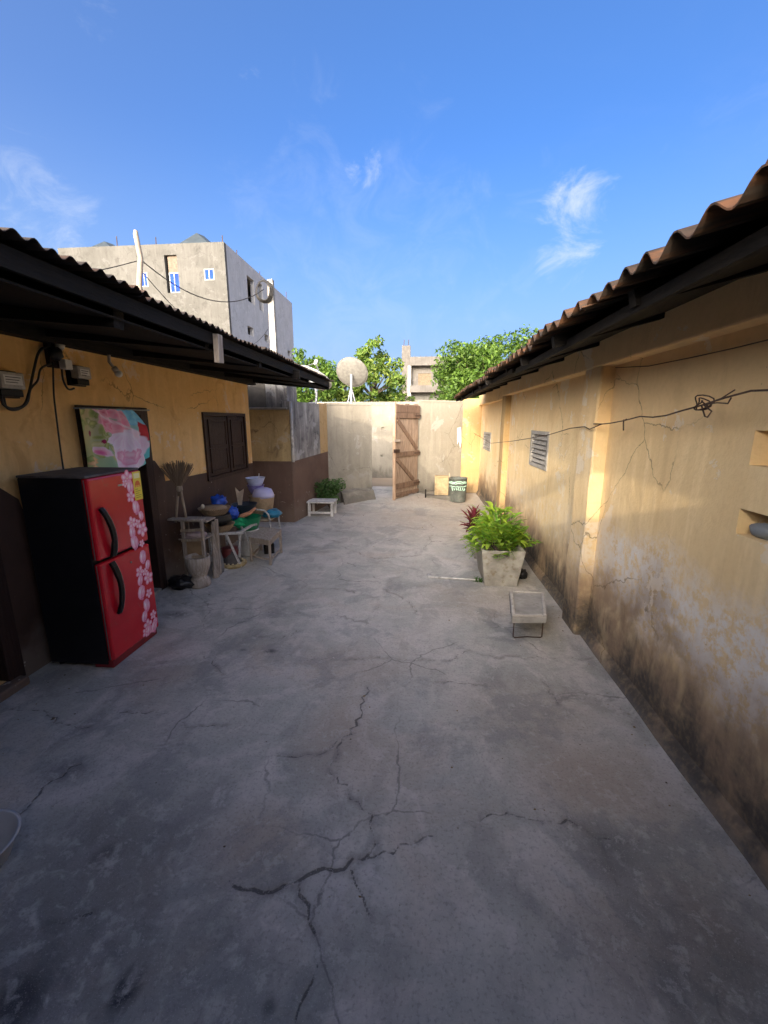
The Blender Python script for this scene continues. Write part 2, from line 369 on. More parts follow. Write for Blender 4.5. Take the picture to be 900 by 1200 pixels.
def plaster(name, a, b, dark, top=None, base_mold=0, eff=0, streak=.3, seed=0, grime=.35, warm=None):
    t = NT(name); x, y, z = t.xyz(); P = t.map((1, 1, 1), loc=(seed, seed * 2.3, seed * .7))
    big = t.noise(.8, 6, P, dist=.5); mid = t.noise(3.1, 7, P, dist=.8); fine = t.noise(30, 6, P)
    S = t.noise(3.0, 7, t.map((2.6, 2.6, .30), loc=(seed, 0, 0)), dist=.3)
    c = t.mix(t.ramp(big, .32, .68), a, b)
    c = t.mix(t.mul(t.ramp(S, .48, .70), streak), c, tuple(q * 1.22 for q in b))
    c = t.mix(t.mul(t.ramp(t.noise(4.2, 7, t.map((2, 2, .25), loc=(3 + seed, 1, 0))), .52, .72), streak), c, dark)
    if top is not None: c = t.mix(t.mul(t.ramp(t.add(z, t.mul(mid, .5)), 1.75, 2.15), .75), c, top)
    c = t.mix(t.mul(t.ramp(mid, .54, .68), grime), c, dark)
    if eff:
        zz = t.add(z, t.mul(t.math('SUBTRACT', t.noise(1.9, 5, P), .5), .75))
        m = t.mul(t.ramp(zz, 1.08, .80), t.ramp(zz, .36, .62)); my = t.mul(t.ramp(y, 3.55, 2.9), 1.0)
        m = t.mul(m, t.add(my, .28))
        m = t.mul(m, t.ramp(t.noise(16, 9, P, rough=.75), .40, .55))
        c = t.mix(t.mul(m, eff), c, (.80, .745, .66))
        zb = t.add(z, t.mul(t.math('SUBTRACT', t.noise(2.3, 5, t.map(loc=(5, 5, 5))), .5), .8))
        c = t.mix(t.mul(t.ramp(zb, .74, .34), t.ramp(t.noise(4, 7, P, dist=.7), .32, .55, .45, 1.0)), c, (.37, .26, .165))
        bl = t.mul(t.ramp(t.add(t.math('ABSOLUTE', t.math('SUBTRACT', y, 2.45)), t.mul(t.math('ABSOLUTE', t.math('SUBTRACT', z, .52)), 1.2)), .75, .1), t.ramp(mid, .35, .6))
        c = t.mix(t.mul(bl, .7), c, (.23, .145, .085))
    if base_mold:
        zz = t.add(z, t.mul(t.math('SUBTRACT', t.noise(5.5, 7, t.map((1, 1.6, .45), loc=(seed, 2, 1)), dist=.6), .5), .75))
        m = t.mul(t.ramp(zz, .46, .10), t.ramp(t.noise(2.4, 5, t.map(loc=(1, 8, 0))), .36, .52, .35, 1))
        c = t.mix(t.mul(m, base_mold), c, (.075, .068, .060))
        c = t.mix(t.mul(t.ramp(z, .06, .0), .6), c, (.15, .135, .12))
    c = t.mix(t.mul(t.ramp(t.vor(17, P), .09, .03), t.ramp(t.noise(1.9, 3, P), .55, .66)), c, tuple(q * .3 for q in dark))      # chips
    c = t.mix(t.mul(t.ramp(fine, .4, .8), .25), c, dark)
    fl = t.ramp(t.noise(2.6, 9, t.map(loc=(seed + 4, 7, 2)), rough=.68, dist=.3), .585, .60)
    fl = t.mul(fl, t.ramp(z, .42, .62))
    c = t.mix(t.mul(fl, .6), c, tuple(.5 * (q * 1.12) + .5 * (sum(b) / 3 * 1.12) for q in b))                                   # flaked paint, sharp edged
    hair = t.mul(t.ramp(t.vor(1.4, t.mix(.12, P, t.noise(5, 5, P, col=True)), 'DISTANCE_TO_EDGE'), .006, .001), t.ramp(t.noise(1.1, 3, P), .5, .6))
    c = t.mix(t.mul(hair, .7), c, tuple(q * .3 for q in dark))
    big = t.math('SUBTRACT', big, t.mul(fl, .05))
    h = t.add(t.mul(big, 1.2), t.add(t.mul(mid, .6), t.add(t.mul(S, .25), t.mul(fine, .12))))
    return t.done(c, .88, t.bump(t.add(h, t.mul(t.noise(75, 5, P), .10)), .6, .03), spec=.2)
M = {}
M['ground'] = mat_ground()
M['wall_r'] = plaster('faded_yellow_plaster', (.75, .56, .295), (.79, .63, .375), (.58, .405, .21), top=(.79, .555, .285), base_mold=.95, eff=.85, streak=.45, seed=0, grime=.30)
M['wall_l'] = plaster('ochre_plaster', (.76, .46, .17), (.82, .54, .23), (.58, .30, .10), streak=.35, seed=11, grime=.55)
M['wall_f'] = plaster('bare_tan_render', (.222, .203, .165), (.278, .258, .215), (.145, .13, .103), base_mold=.6, streak=.35, seed=23, grime=.30)
M['wall_o'] = plaster('orange_corner_plaster', (.42, .275, .12), (.49, .34, .165), (.28, .18, .085), base_mold=.4, streak=.4, seed=31, grime=.25)
M['wall_b'] = plaster('soiled_beige_plaster', (.40, .285, .135), (.50, .38, .20), (.15, .105, .06), base_mold=.2, streak=.5, seed=47, grime=.6)
M['render_g'] = plaster('weathered_grey_render', (.20, .19, .175), (.40, .385, .35), (.055, .055, .06), streak=.85, seed=53, grime=.5)
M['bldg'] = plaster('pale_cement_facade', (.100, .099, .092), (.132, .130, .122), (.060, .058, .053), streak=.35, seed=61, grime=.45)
M['bldg_skylit'] = plaster('skylit_side_cement', (.40, .41, .42), (.46, .47, .485), (.28, .285, .29), streak=.35, seed=83, grime=.4)  # side painted paler and bluer than the facade, imitating skylight on it
M['bldg2'] = plaster('raw_block_concrete', (.115, .108, .10), (.16, .15, .14), (.075, .07, .062), streak=.4, seed=71, grime=.4)
def mat_dado(name, col, col2, peel):
    t = NT(name); x, y, z = t.xyz(); n = t.noise(2.2, 6, dist=.5); f = t.noise(24, 6)
    c = t.mix(t.ramp(n, .3, .7), col, col2)
    zz = t.add(z, t.mul(t.math('SUBTRACT', t.noise(3.1, 6), .5), .6))
    c = t.mix(t.mul(t.ramp(zz, .42, .12), peel), c, (.215, .165, .125))
    ch = t.mul(t.ramp(t.noise(8, 7, dist=.9), .63, .68), t.ramp(zz, .75, .2))
    c = t.mix(t.mul(ch, .8), c, (.50, .46, .40))
    c = t.mix(t.mul(t.ramp(t.vor(13), .11, .05), t.ramp(t.noise(1.6, 3), .53, .62)), c, (.52, .48, .42))
    c = t.mix(t.mul(t.ramp(t.noise(5, 7, t.map((2, 2, .3))), .55, .75), .3), c, tuple(min(1, q * 1.8) for q in col2))
    return t.done(c, .62, t.bump(t.add(t.mul(n, .6), t.mul(f, .15)), .4, .02), spec=.35)
M['dado'] = mat_dado('brown_gloss_dado', (.058, .032, .022), (.085, .048, .034), .8)
M['dado2'] = mat_dado('faded_brown_dado', (.105, .062, .046), (.145, .092, .07), .45)
def mat_roof(name, a, b, rust):
    t = NT(name); n = t.noise(3, 7, dist=.6); s = t.noise(4, 6, t.map((.5, 6, 1)))
    c = t.mix(t.ramp(n, .35, .65), a, b); c = t.mix(t.mul(t.ramp(s, .45, .65), .6), c, rust)
    c = t.mix(t.mul(t.rand(), .4), c, a)
    return t.done(c, .8, t.bump(t.add(n, s), .3, .01), spec=.2)
M['roof_l'] = mat_roof('sooty_roof_sheet', (.028, .024, .022), (.06, .05, .045), (.085, .045, .028))
M['roof_r'] = mat_roof('rusted_roof_sheet', (.022, .017, .014), (.06, .042, .03), (.17, .07, .028))
M['timber'] = wood('old_dark_timber', (.022, .018, .015), (.008, .007, .006), axis=(.8, 8, 8))
M['timber_y'] = wood('dark_purlin_timber', (.02, .016, .013), (.008, .007, .006), axis=(8, .8, 8))
M['brownwood'] = wood('dark_brown_painted_wood', (.060, .034, .026), (.035, .020, .016), rough=.55)
M['gatewood'] = wood('weathered_gate_board', (.40, .30, .225), (.17, .12, .088))
M['gaterail'] = wood('worn_gate_rail', (.25, .165, .115), (.085, .055, .04))
M['gatewood2'] = wood('pale_gate_edge_wood', (.55, .40, .28), (.33, .22, .15))
M['greywood'] = wood('grey_bare_wood', (.50, .43, .36), (.24, .195, .155))
M['palewood'] = wood('pale_stick_wood', (.50, .41, .30), (.28, .21, .14))
M['concrete'] = simple('cast_concrete', (.34, .325, .295), .85, .22, 5, dirt=((.16, .14, .11), .7), bump=.3)
M['mossconc'] = simple('lichen_stained_concrete', (.33, .31, .265), .9, .25, 7, dirt=((.20, .155, .085), .9), bump=.45)
M['black_rubber'] = simple('black_cable', (.018, .017, .017), .6, .2)
M['white_paint'] = simple('chalky_white_paint', (.56, .55, .53), .65, .12, 6, dirt=((.26, .24, .21), .8))
M['steel'] = simple('dull_steel', (.30, .30, .30), .45, .2, metal=.8)
M['rust'] = simple('rusty_wire', (.085, .05, .035), .8, .4, metal=.3)
M['glass_blue'] = simple('blue_tinted_pane', (.008, .05, .36), .35, .25, 3, bump=0, spec=.05)
M['dark'] = simple('dark_interior', (.02, .018, .017), .9, .3)
M['earth'] = simple('dry_earth', (.30, .235, .165), .95, .25, .3, bump=.4, bscale=8)

# ================================================================== GROUND
CRACKS = [  # traced on the photograph; width in metres
 ([(267, 1030), (285, 1042), (320, 1045), (350, 1032), (380, 1017), (425, 1007), (440, 988)], .030),
 ([(425, 1007), (450, 997), (480, 990), (508, 979)], .012), ([(350, 1032), (362, 1060), (370, 1095)], .020),
 ([(372, 1130), (366, 1150), (350, 1180), (345, 1200)], .012), ([(412, 1020), (425, 1050), (432, 1072)], .014),
 ([(440, 988), (437, 955), (420, 940), (395, 910), (385, 900)], .009), ([(385, 900), (400, 870), (425, 835), (430, 805)], .020),
 ([(322, 885), (350, 887), (380, 882), (395, 868)], .012),
 ([(210, 845), (225, 852), (265, 850)], .011), ([(7, 831), (50, 832), (75, 850), (105, 852)], .010), ([(140, 835), (150, 834), (185, 835)], .009),
 ([(237, 765), (255, 782), (262, 790)], .011), ([(350, 775), (390, 772), (450, 772), (525, 774), (550, 762), (580, 770), (620, 770), (695, 771)], .008),
 ([(390, 717), (415, 727), (440, 733)], .009), ([(552, 962), (595, 952), (635, 962), (665, 960), (690, 975), (710, 1000), (717, 1025), (725, 1037)], .013),
 ([(695, 980), (720, 985), (750, 985)], .007), ([(40, 1092), (75, 1082), (107, 1070)], .022), ([(10, 965), (60, 915), (95, 895)], .014),
 ([(510, 800), (550, 800), (600, 812)], .006), ([(635, 795), (650, 815), (655, 825)], .008), ([(300, 745), (330, 748), (345, 742)], .007),
 ([(340, 690), (400, 690), (440, 700)], .008), ([(450, 690), (480, 705), (490, 720)], .007), ([(365, 628), (420, 640), (470, 630)], .012),
 ([(400, 640), (440, 655), (500, 650)], .010), ([(190, 700), (230, 712), (280, 700)], .008)]
segA, segB, segW = [], [], []
rc = random.Random(3)
for pts, wd in CRACKS:
    P = [gnd(*q) for q in pts]; pl = [P[0]]
    for a, b in zip(P, P[1:]):
        L = (b - a).length; k = max(1, int(L / .035)); nrm = Vector((-(b - a).y, (b - a).x, 0)).normalized()
        for i in range(1, k + 1):
            q = a.lerp(b, i / k)
            if i < k: q = q + nrm * rc.uniform(-1, 1) * min(.022, .2 * L)
            pl.append(q)
    n = len(pl) - 1
    for i in range(n):
        tap = min(1, 3.0 * min(i + 1, n - i) / n + .25)
        segA.append(pl[i].to_2d()); segB.append(pl[i + 1].to_2d()); segW.append(wd * tap * rc.uniform(.08, .5))
segA = np.array(segA); segB = np.array(segB); segW = np.array(segW)
def yrows():
    y = -5.62; r = []
    while y < 10.7:
        r.append(y)
        y += .25 if y < -.6 else .05 if y < .8 else .009 if y < 2.6 else .014 if y < 5 else .025 if y < 7.5 else .04
    return np.array(r + [10.75])
gy = yrows(); gx = np.linspace(XL - .12, XR + .06, 520)
GX, GY = np.meshgrid(gx, gy); V2 = np.stack([GX.ravel(), GY.ravel()], 1)
best = np.full(len(V2), 9.0); bw = np.full(len(V2), .01)
for a, b, wd in zip(segA, segB, segW):
    lo = np.minimum(a, b) - .14; hi = np.maximum(a, b) + .14
    idx = np.nonzero(np.all((V2 > lo) & (V2 < hi), axis=1))[0]
    if not len(idx): continue
    p = V2[idx]; ab = b - a; tt = np.clip(((p - a) @ ab) / (ab @ ab), 0, 1)
    d = np.hypot(*(p - a - tt[:, None] * ab).T) - wd * .5 + .003
    k = d < best[idx]; best[idx[k]] = d[k]; bw[idx[k]] = wd
best = np.clip(best, -.02, .5)
def blobs(lst):
    f = np.zeros(len(V2))
    for px, py, rx, ry, a in lst:
        c = gnd(px, py); r = np.hypot((V2[:, 0] - c.x) / rx, (V2[:, 1] - c.y) / ry)
        f = np.maximum(f, a * np.clip(1.35 - r, 0, 1))
    return np.clip(f, 0, 1)
stain_shade = blobs([(40, 1120, .5, .45, .5), (120, 1010, .45, .3, .45), (250, 1150, .5, .35, .3), (840, 1130, .35, .3, .4), (148, 1158, .055, .07, 1), (138, 1172, .04, .03, 1), (125, 1003, .10, .09, .75), (15, 1180, .13, .14, .9), (60, 1085, .12, .05, .6), (315, 1180, .03, .03, .7), (75, 905, .16, .10, .5),  # leading broad patches paint shade on the near floor; small ones are stains
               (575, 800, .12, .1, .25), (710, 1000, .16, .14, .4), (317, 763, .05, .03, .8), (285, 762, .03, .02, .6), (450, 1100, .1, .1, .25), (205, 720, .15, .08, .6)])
dust = blobs([(300, 985, .22, .18, .95), (395, 860, .22, .35, .8), (690, 915, .38, .30, .9), (430, 790, .5, .3, .45), (560, 700, .5, .5, .5), (620, 840, .5, .35, .55), (760, 1080, .35, .3, .6), (500, 610, 1.6, 1.2, .6), (520, 590, 1.2, .8, .9)])
pale = blobs([(388, 1045, .09, .10, 1), (435, 1030, .08, .08, 1), (350, 1085, .10, .12, .6), (430, 825, .10, .16, .8), (340, 790, .35, .22, .55), (420, 735, .5, .3, .45), (670, 1025, .10, .09, .5), (268, 668, .16, .12, 1), (300, 690, .5, .22, .35), (480, 740, .5, .3, .35), (725, 850, .16, .09, .5), (200, 995, .4, .2, .25)])
gz = -.004 * np.exp(-np.clip(best, 0, 1) ** 2 / (.006 ** 2)) * (best < .05)
rampz = np.clip((V2[:, 1] - 8.1) / 1.1, 0, 1); rampz = rampz * rampz * (3 - 2 * rampz) * .085 * np.clip(1 - (np.abs(V2[:, 0] + .5) - .75) / .5, 0, 1)
me = bpy.data.meshes.new('courtyard_floor')
ny, nx = len(gy), len(gx)
me.vertices.add(ny * nx); co = np.column_stack([V2, gz + rampz]).astype(np.float32); me.vertices.foreach_set('co', co.ravel())
ii = (np.arange(ny - 1)[:, None] * nx + np.arange(nx - 1)[None]).ravel()
q = np.column_stack([ii, ii + 1, ii + nx + 1, ii + nx]).astype(np.int32)
me.loops.add(q.size); me.loops.foreach_set('vertex_index', q.ravel()); me.polygons.add(len(q))
me.polygons.foreach_set('loop_start', np.arange(0, q.size, 4, dtype=np.int32)); me.polygons.foreach_set('loop_total', np.full(len(q), 4, np.int32))
me.polygons.foreach_set('use_smooth', np.ones(len(q), bool)); me.update(calc_edges=True)
for nm, arr in (('crackd', best), ('stain_shade', stain_shade), ('dust', dust), ('pale', pale)):
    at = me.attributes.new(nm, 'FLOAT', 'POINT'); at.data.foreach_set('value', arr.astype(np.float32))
struct(obj('courtyard_floor', me, M['ground']))
mb = MB().add([(-900, -900, -.05), (900, -900, -.05), (900, 1500, -.05), (-900, 1500, -.05)], [(0, 1, 2, 3)])
struct(obj('terrain', mb, M['earth']))
mb = MB().add([(-3.2, 8.9, .03), (3, 8.9, .03), (3, 13, .07), (-3.2, 13, .07)], [(0, 1, 2, 3)])
# alley beyond the gate: same height as the ramp
mb = MB().add([(-2.4, 10.3, .084), (2.2, 10.3, .084), (2.2, 12.6, .09), (-2.4, 12.6, .09)], [(0, 1, 2, 3)])
struct(obj('alley_path', mb, M['earth']))

# ================================================================== RIGHT HOUSE (long wall with pilasters)
YE = 10.36
rh = thing('right_house', 'long low house with faded yellow plaster wall, pilasters and rusty corrugated roof', 'house', (XR, 3, 0))
holes = [(1.35, 1.92, 1.565, 1.71, .16), (1.30, 1.925, 1.262, 1.375, .20), (4.80, 5.56, 1.20, 1.63, .10), (8.75, 9.75, 1.13, 1.51, .10)]
holes = [(a, b, c, d, e) for a, b, c, d, e in holes]
mb = wall_face(MB(), (XR, 0, 0), (0, 1, 0), (-1, 0, 0), -2.7, YE, -.1, 2.385, holes, thick=.24)
obj('wall', mb, M['wall_r'], rh)
for k, (y0, y1, d) in enumerate([(3.33, 3.65, .10), (6.98, 7.28, .09), (-.35, -.05, .10)]):
    mb = MB(); rp = random.Random(k + 5); zz = [-.05, .15, .35, .6, .8, 1.0, 1.2, 1.45, 1.7, 1.95, 2.139]
    v = []; f = []
    for i, z in enumerate(zz):                                           # arrises worn by hand
        j = rp.uniform(-.006, .006); j2 = rp.uniform(-.012, .008)
        v += [(XR + .02, y0 + j * .3, z), (XR - d + .012 + j, y0 + j * .3, z), (XR - d + j, y0 + .014 + j2 * .5, z), (XR - d + j, y1 - .014, z), (XR - d + .012 + j, y1, z), (XR + .02, y1, z)]
    for i in range(len(zz) - 1):
        f += [(i * 6 + q, (i + 1) * 6 + q, (i + 1) * 6 + q + 1, i * 6 + q + 1) for q in range(5)]
    mb.add(v, f); obj('pilaster', mb, M['wall_r'] if k != 1 else M['wall_o'], rh)
obj('beam', MB().box(XR - .098, XR + .03, -2.68, 7.28, 2.1395, 2.365), M['wall_r'], rh, bevel=.012)
obj('beam', MB().box(XR - .07, XR + .03, 7.285, YE - .02, 2.10, 2.365), M['wall_r'], rh, bevel=.012)
# plinth fillet where wall meets floor
mb = MB(); n = 60
v = []; f = []
for i in range(n + 1):
    y = -2.6 + (YE + 2.6) * i / n; j = mnoise.noise(Vector((y * 2.2, 0, 0)))
    v += [(XR + .01, y, .09 + j * .025), (XR - .022 + j * .006, y, .06 + j * .02), (XR - .05 + j * .014, y, -.004)]
for i in range(n): f += [(i * 3 + q, i * 3 + q + 1, i * 3 + q + 4, i * 3 + q + 3) for q in range(2)]
obj('base_fillet', mb.add(v, f), M['wall_r'], rh, smooth=True)
# louvred vents
for (y0, y1, z0, z1, ns) in [(4.80, 5.56, 1.20, 1.63, 6), (8.75, 9.75, 1.13, 1.51, 5)]:
    fr = MB(); t = .05; X0, X1 = XR - .012, XR + .05
    fr.box(X0, X1, y0, y0 + t, z0, z1).box(X0, X1, y1 - t, y1, z0, z1).box(X0, X1, y0 + t, y1 - t, z0, z0 + .04).box(X0, X1, y0 + t, y1 - t, z1 - .04, z1)
    vent = obj('louvre_vent', fr, M['concrete'], rh)
    for i in range(ns):
        z = z0 + .05 + (z1 - z0 - .10) * (i + .5) / ns; h = (z1 - z0 - .1) / ns * .36
        obj('slat', MB().prism([(X0 + .004, y0 + t + .002, z - h), (X0 + .012, y0 + t + .002, z - h - .006), (X1, y0 + t + .002, z + h), (X1 - .008, y0 + t + .002, z + h + .006)], (0, 1, 0), y1 - y0 - 2 * t - .004), M['concrete'], vent)
    obj('dark_back', MB().box(XR + .085, XR + .095, y0 + .002, y1 - .002, z0 + .002, z1 - .002), M['dark'], vent)
# roof: sheets, rafters, fascia
EXR, EZR, SLR = .668, 2.232, .25
YR0, YR1 = -2.7, 9.35
k = 0; y = YR0
while y < YR1 - .1:
    y1 = min(y + .93, YR1); lift = rnd.uniform(0, .012) + (.022 if k == 3 else 0)
    obj('roof_sheet', corrugated(y, y1 + .05, EXR + rnd.uniform(-.03, .02), EZR + lift, 4.4, EZR + lift + SLR * 3.7, .146, .024, seg=10, jx=.012, seed=k), M['roof_r'], rh)
    y = y1; k += 1
obj('roof_sheet', corrugated(YR0, YR1, 8.0, EZR + .12, 4.38, EZR + SLR * 3.7 + .02, .146, .02, seg=6), M['roof_r'], rh)
obj('back_wall', MB().box(7.2, 7.4, -2.7, YE, -.1, 2.35), M['wall_r'], rh)
for yy in (-2.7, YE - .2):
    obj('gable_wall', MB().prism([(1.65, yy, 0), (7.2, yy, 0), (7.2, yy, 2.3), (4.4, yy, 3.0), (1.65, yy, 2.40)], (0, 1, 0), .2), M['wall_r'], rh)
y = -2.3
while y < YR1:
    L = rnd.uniform(.02, .14)
    z0 = EZR - .034 - .03
    obj('rafter', MB().bar((EXR + L, y, z0 + L * SLR), (3.2, y, z0 + (3.2 - EXR) * SLR), .05, .06), M['timber'], rh); y += rnd.uniform(.72, .95)
obj('fascia_board', MB().bar((EXR + .12, YR0, EZR - .055), (EXR + .14, 3.9, EZR - .065), .02, .045), M['timber_y'], rh)
obj('fascia_board', MB().bar((EXR + .13, 4.0, EZR - .045), (EXR + .14, YR1, EZR - .055), .02, .04), M['timber_y'], rh)
obj('soffit_board', MB().add([(EXR + .155, YR0, EZR - .06), (EXR + .155, YR1, EZR - .06), (XR - .02, YR1, EZR + .115), (XR - .02, YR0, EZR + .115)], [(0, 1, 2, 3)]), M['timber_y'], rh, solid=.012)

# ================================================================== LEFT HOUSE
YC = 6.55
lh = thing('left_house', 'low house with ochre plaster wall, brown dado and sagging black corrugated roof', 'house', (XL, 4, 0))
D0, D1, DZ = 3.16, 3.96, 1.87
W0, W1, WZ0, WZ1 = 5.08, 6.34, .99, 1.855
E0, E1, EZ = 1.42, 2.30, 1.95
mb = wall_face(MB(), (XL, 0, 0), (0, 1, 0), (1, 0, 0), -2.7, YC, -.1, 2.445, [(D0, D1, -.05, DZ), (W0, W1, WZ0, WZ1), (E0, E1, .06, EZ)], thick=.2)
mb = obj('wall', mb, M['wall_l'], lh)
obj('gable_wall', MB().prism([(XL - .2, YC - .19, -.1), (-8.0, YC - .19, -.1), (-8.0, YC - .19, 2.35), (-5.0, YC - .19, 2.68), (XL - .2, YC - .19, 2.5)], (0, 1, 0), .18), M['wall_l'], lh)
obj('gable_wall', MB().prism([(XL - .2, -2.69, -.1), (-8.0, -2.69, -.1), (-8.0, -2.69, 2.35), (-5.0, -2.69, 2.68), (XL - .2, -2.69, 2.5)], (0, 1, 0), .18), M['wall_l'], lh)
obj('back_wall', MB().box(-8.2, -8.0, -2.7, YC, -.1, 2.4), M['wall_l'], lh)
obj('floor_slab', MB().box(-7.95, XL - .21, -2.4, YC - .2, -.1, .02), M['dark'], lh)
X0 = XL + .004
dad = [(2.36, .10), (2.36, 1.36), (2.42, 1.34), (2.56, 1.20), (2.565, 1.13), (3.04, 1.125), (3.04, 0)]
obj('dado', MB().prism([(XL - .01, y, z) for y, z in [(2.365, 0), (2.365, 1.33), (2.44, 1.33), (2.555, 1.23), (2.575, 1.135), (3.06, 1.13), (3.06, 1.20), (3.10, 1.28), (3.10, 0)]], (1, 0, 0), .014), M['dado'], lh)
obj('dado', MB().prism([(XL - .01, y, z) for y, z in [(4.02, 0), (4.02, 1.36), (4.06, 1.35), (4.19, 1.20), (4.20, 1.12), (5.075, 1.105), (5.075, .985), (6.345, .985), (6.345, 1.09), (YC - .002, 1.085), (YC - .002, 0)]], (1, 0, 0), .014), M['dado'], lh)
obj('dado', MB().prism([(XL - .01, y, z) for y, z in [(-2.6, 0), (-2.6, 1.15), (1.1, 1.15), (1.35, 1.33), (1.35, 0)]], (1, 0, 0), .014), M['dado'], lh)
# doorway with curtain
fr = obj('door_frame', MB().box(XL - .12, XL + .02, D0 - .012, D0 + .05, 0, DZ + .002).box(XL - .12, XL + .02, D1 - .06, D1 + .05, 0, DZ + .002).box(XL - .119, XL + .021, D0 + .05, D1 - .06, DZ - .07, DZ + .001), M['brownwood'], lh, bevel=.005)
obj('door_back', MB().box(XL - .6, XL - .58, D0 - .3, D1 + .3, 0.02, 2.2), M['dark'], lh)
obj('threshold', MB().box(XL - .2, XL + .02, D0 + .05, D1 - .06, 0.0, .03), M['concrete'], lh)
# second door, at the edge
d2 = obj('door', MB().box(XL - .09, XL - .05, E0 + .05, E1 - .06, .08, EZ - .05), M['brownwood'], lh, bevel=.004)
for zz in (.25, .85, 1.4): obj('door_panel', MB().box(XL - .052, XL - .04, E0 + .16, E1 - .17, zz, zz + .42), M['brownwood'], d2, bevel=.006)
obj('door_frame', MB().box(XL - .10, XL + .025, E0 - .012, E0 + .05, .03, EZ + .002).box(XL - .10, XL + .025, E1 - .06, E1 + .055, .03, EZ + .002).box(XL - .099, XL + .026, E0 + .05, E1 - .06, EZ - .05, EZ + .001), M['brownwood'], lh, bevel=.005)
obj('door_step', MB().box(XL - .15, XL + .09, E0 - .1, E1 + .02, -.01, .058), M['dado2'], lh, bevel=.015)
# window shutters
fr = obj('window_frame', MB().box(XL - .1, XL + .025, W0, W0 + .045, WZ0, WZ1).box(XL - .1, XL + .025, W1 - .045, W1, WZ0, WZ1).box(XL - .099, XL + .024, W0 + .045, W1 - .045, WZ1 - .045, WZ1).box(XL - .099, XL + .024, W0 + .045, W1 - .045, WZ0, WZ0 + .045), M['brownwood'], lh)
ym = W0 + .68
for a, b, ang in ((W0 + .05, ym - .006, 0), (ym + .006, W1 - .05, 0)):
    sh = obj('shutter', MB().box(XL - .035, XL + .005, a, b, WZ0 + .05, WZ1 - .05), M['brownwood'], lh, bevel=.004)
    for z0, z1 in ((WZ0 + .12, WZ0 + .38), (WZ0 + .45, WZ1 - .12)):
        obj('panel', MB().box(XL + .003, XL + .012, a + .10, b - .10, z0, z1), M['brownwood'], sh, bevel=.006)
        obj('panel_moulding', MB().box(XL + .003, XL + .020, a + .07, a + .095, z0 - .03, z1 + .03).box(XL + .003, XL + .020, b - .095, b - .07, z0 - .03, z1 + .03).box(XL + .003, XL + .019, a + .095, b - .095, z0 - .03, z0 - .005).box(XL + .003, XL + .019, a + .095, b - .095, z1 + .005, z1 + .03), M['brownwood'], sh)
obj('window_mullion', MB().box(XL - .03, XL + .02, ym - .02, ym + .02, WZ0 + .046, WZ1 - .046), M['brownwood'], lh)
# roof
EXL, EZL, SLL = -1.40, 2.355, .09
YL0, YL1 = -2.7, 6.69
k = 0; y = YL0
while y < YL1 - .05:
    y1 = min(y + .80, YL1); lift = rnd.uniform(-.004, .012)
    obj('roof_sheet', corrugated(y, y1 + .06, EXL + rnd.uniform(-.02, .03), EZL + lift, -5.0, EZL + lift + SLL * 3.6, .076, .011, seg=8, jx=.008, seed=k, thick=.003), M['roof_l'], lh)
    y = y1; k += 1
obj('roof_sheet', corrugated(YL0, YL1, -8.6, EZL - .02, -4.98, EZL + SLL * 3.6 + .01, .076, .010, seg=6), M['roof_l'], lh)
y = -2.2; i = 0
ras = [-2.2, -1.4, -.6, .2, 1.1, 2.05, 2.9, 3.8, 4.75, 5.6, 6.55]
for y in ras:
    xe = EXL + (.03 if abs(y - 2.05) < .01 else rnd.uniform(.05, .22))
    h = .12 if abs(y - 2.05) < .01 else .085
    zc = EZL - .017 - h / 2 - .03
    obj('rafter', MB().bar((xe - (0.16 if h < .1 else .1), y, zc - (xe - EXL) * SLL), (-4.6, y, zc + 3.2 * SLL), .07 if h > .1 else .05, h), M['timber'], lh)
for xx, hh in ((EXL - .10, .035), (-2.05, .05)):
    obj('purlin', MB().bar((xx, YL0, EZL - .014 - hh / 2 + (EXL - xx) * SLL), (xx, YL1 - .02, EZL - .014 - hh / 2 + (EXL - xx) * SLL), .05, hh), M['timber_y'], lh)
obj('wall_plate', MB().bar((XL + .055, YL0 + .1, 2.335), (XL + .055, YL1 - .05, 2.335), .10, .08), M['timber_y'], lh)
obj('eave_board', MB().bar((EXL - .02, YL0, EZL - .055), (EXL - .045, YL1 - .1, EZL - .065), .02, .075), M['timber_y'], lh)
obj('soffit_board', MB().add([(EXL - .06, YL0, EZL - .115), (EXL - .06, YL1 - .3, EZL - .13), (XL - .01, YL1 - .3, 2.40), (XL - .01, YL0, 2.40)], [(0, 1, 2, 3)]), M['timber_y'], lh, solid=.01)
# hanging stub of plank at the eave and a pale batten behind it
p0 = onX(259, 393, EXL + .02); p1 = onX(258, 424, EXL + .02)
obj('hanging_stub', MB().bar((EXL - .005, p0.y, EZL - .03), (EXL - .01, p0.y + .005, p1.z), .035, .07, up=(0, 1, 0)), M['greywood'], lh)

# ================================================================== FAR WALL, GATE
A = Vector((-1.97, 8.70, 0)); B = Vector((.96, 10.32, 0)); UF = (B - A).normalized(); NF = Vector((UF.y, -UF.x, 0))
uX = lambda X: (X - A.x) / UF.x
fw = thing('courtyard_wall', 'bare tan rendered wall closing the courtyard, with a gateway', 'wall', (A.x, A.y, 0))
uL, uR, uE = uX(-1.09), uX(-.09), (B - A).length
obj('wall', wall_face(MB(), A, UF, NF, 0, uL, -.1, 2.09, thick=.17), M['wall_f'], fw, bevel=.012)
obj('wall', wall_face(MB(), A, UF, NF, uR, uE + .1, -.1, 2.19, thick=.17), M['wall_f'], fw, bevel=.012)
obj('lintel', MB().bar(A + UF * (uL - .002) + Vector((0, 0, 2.10)) - NF * .085, A + UF * (uR + .002) + Vector((0, 0, 2.13)) - NF * .085, .12, .05), M['greywood'], fw)
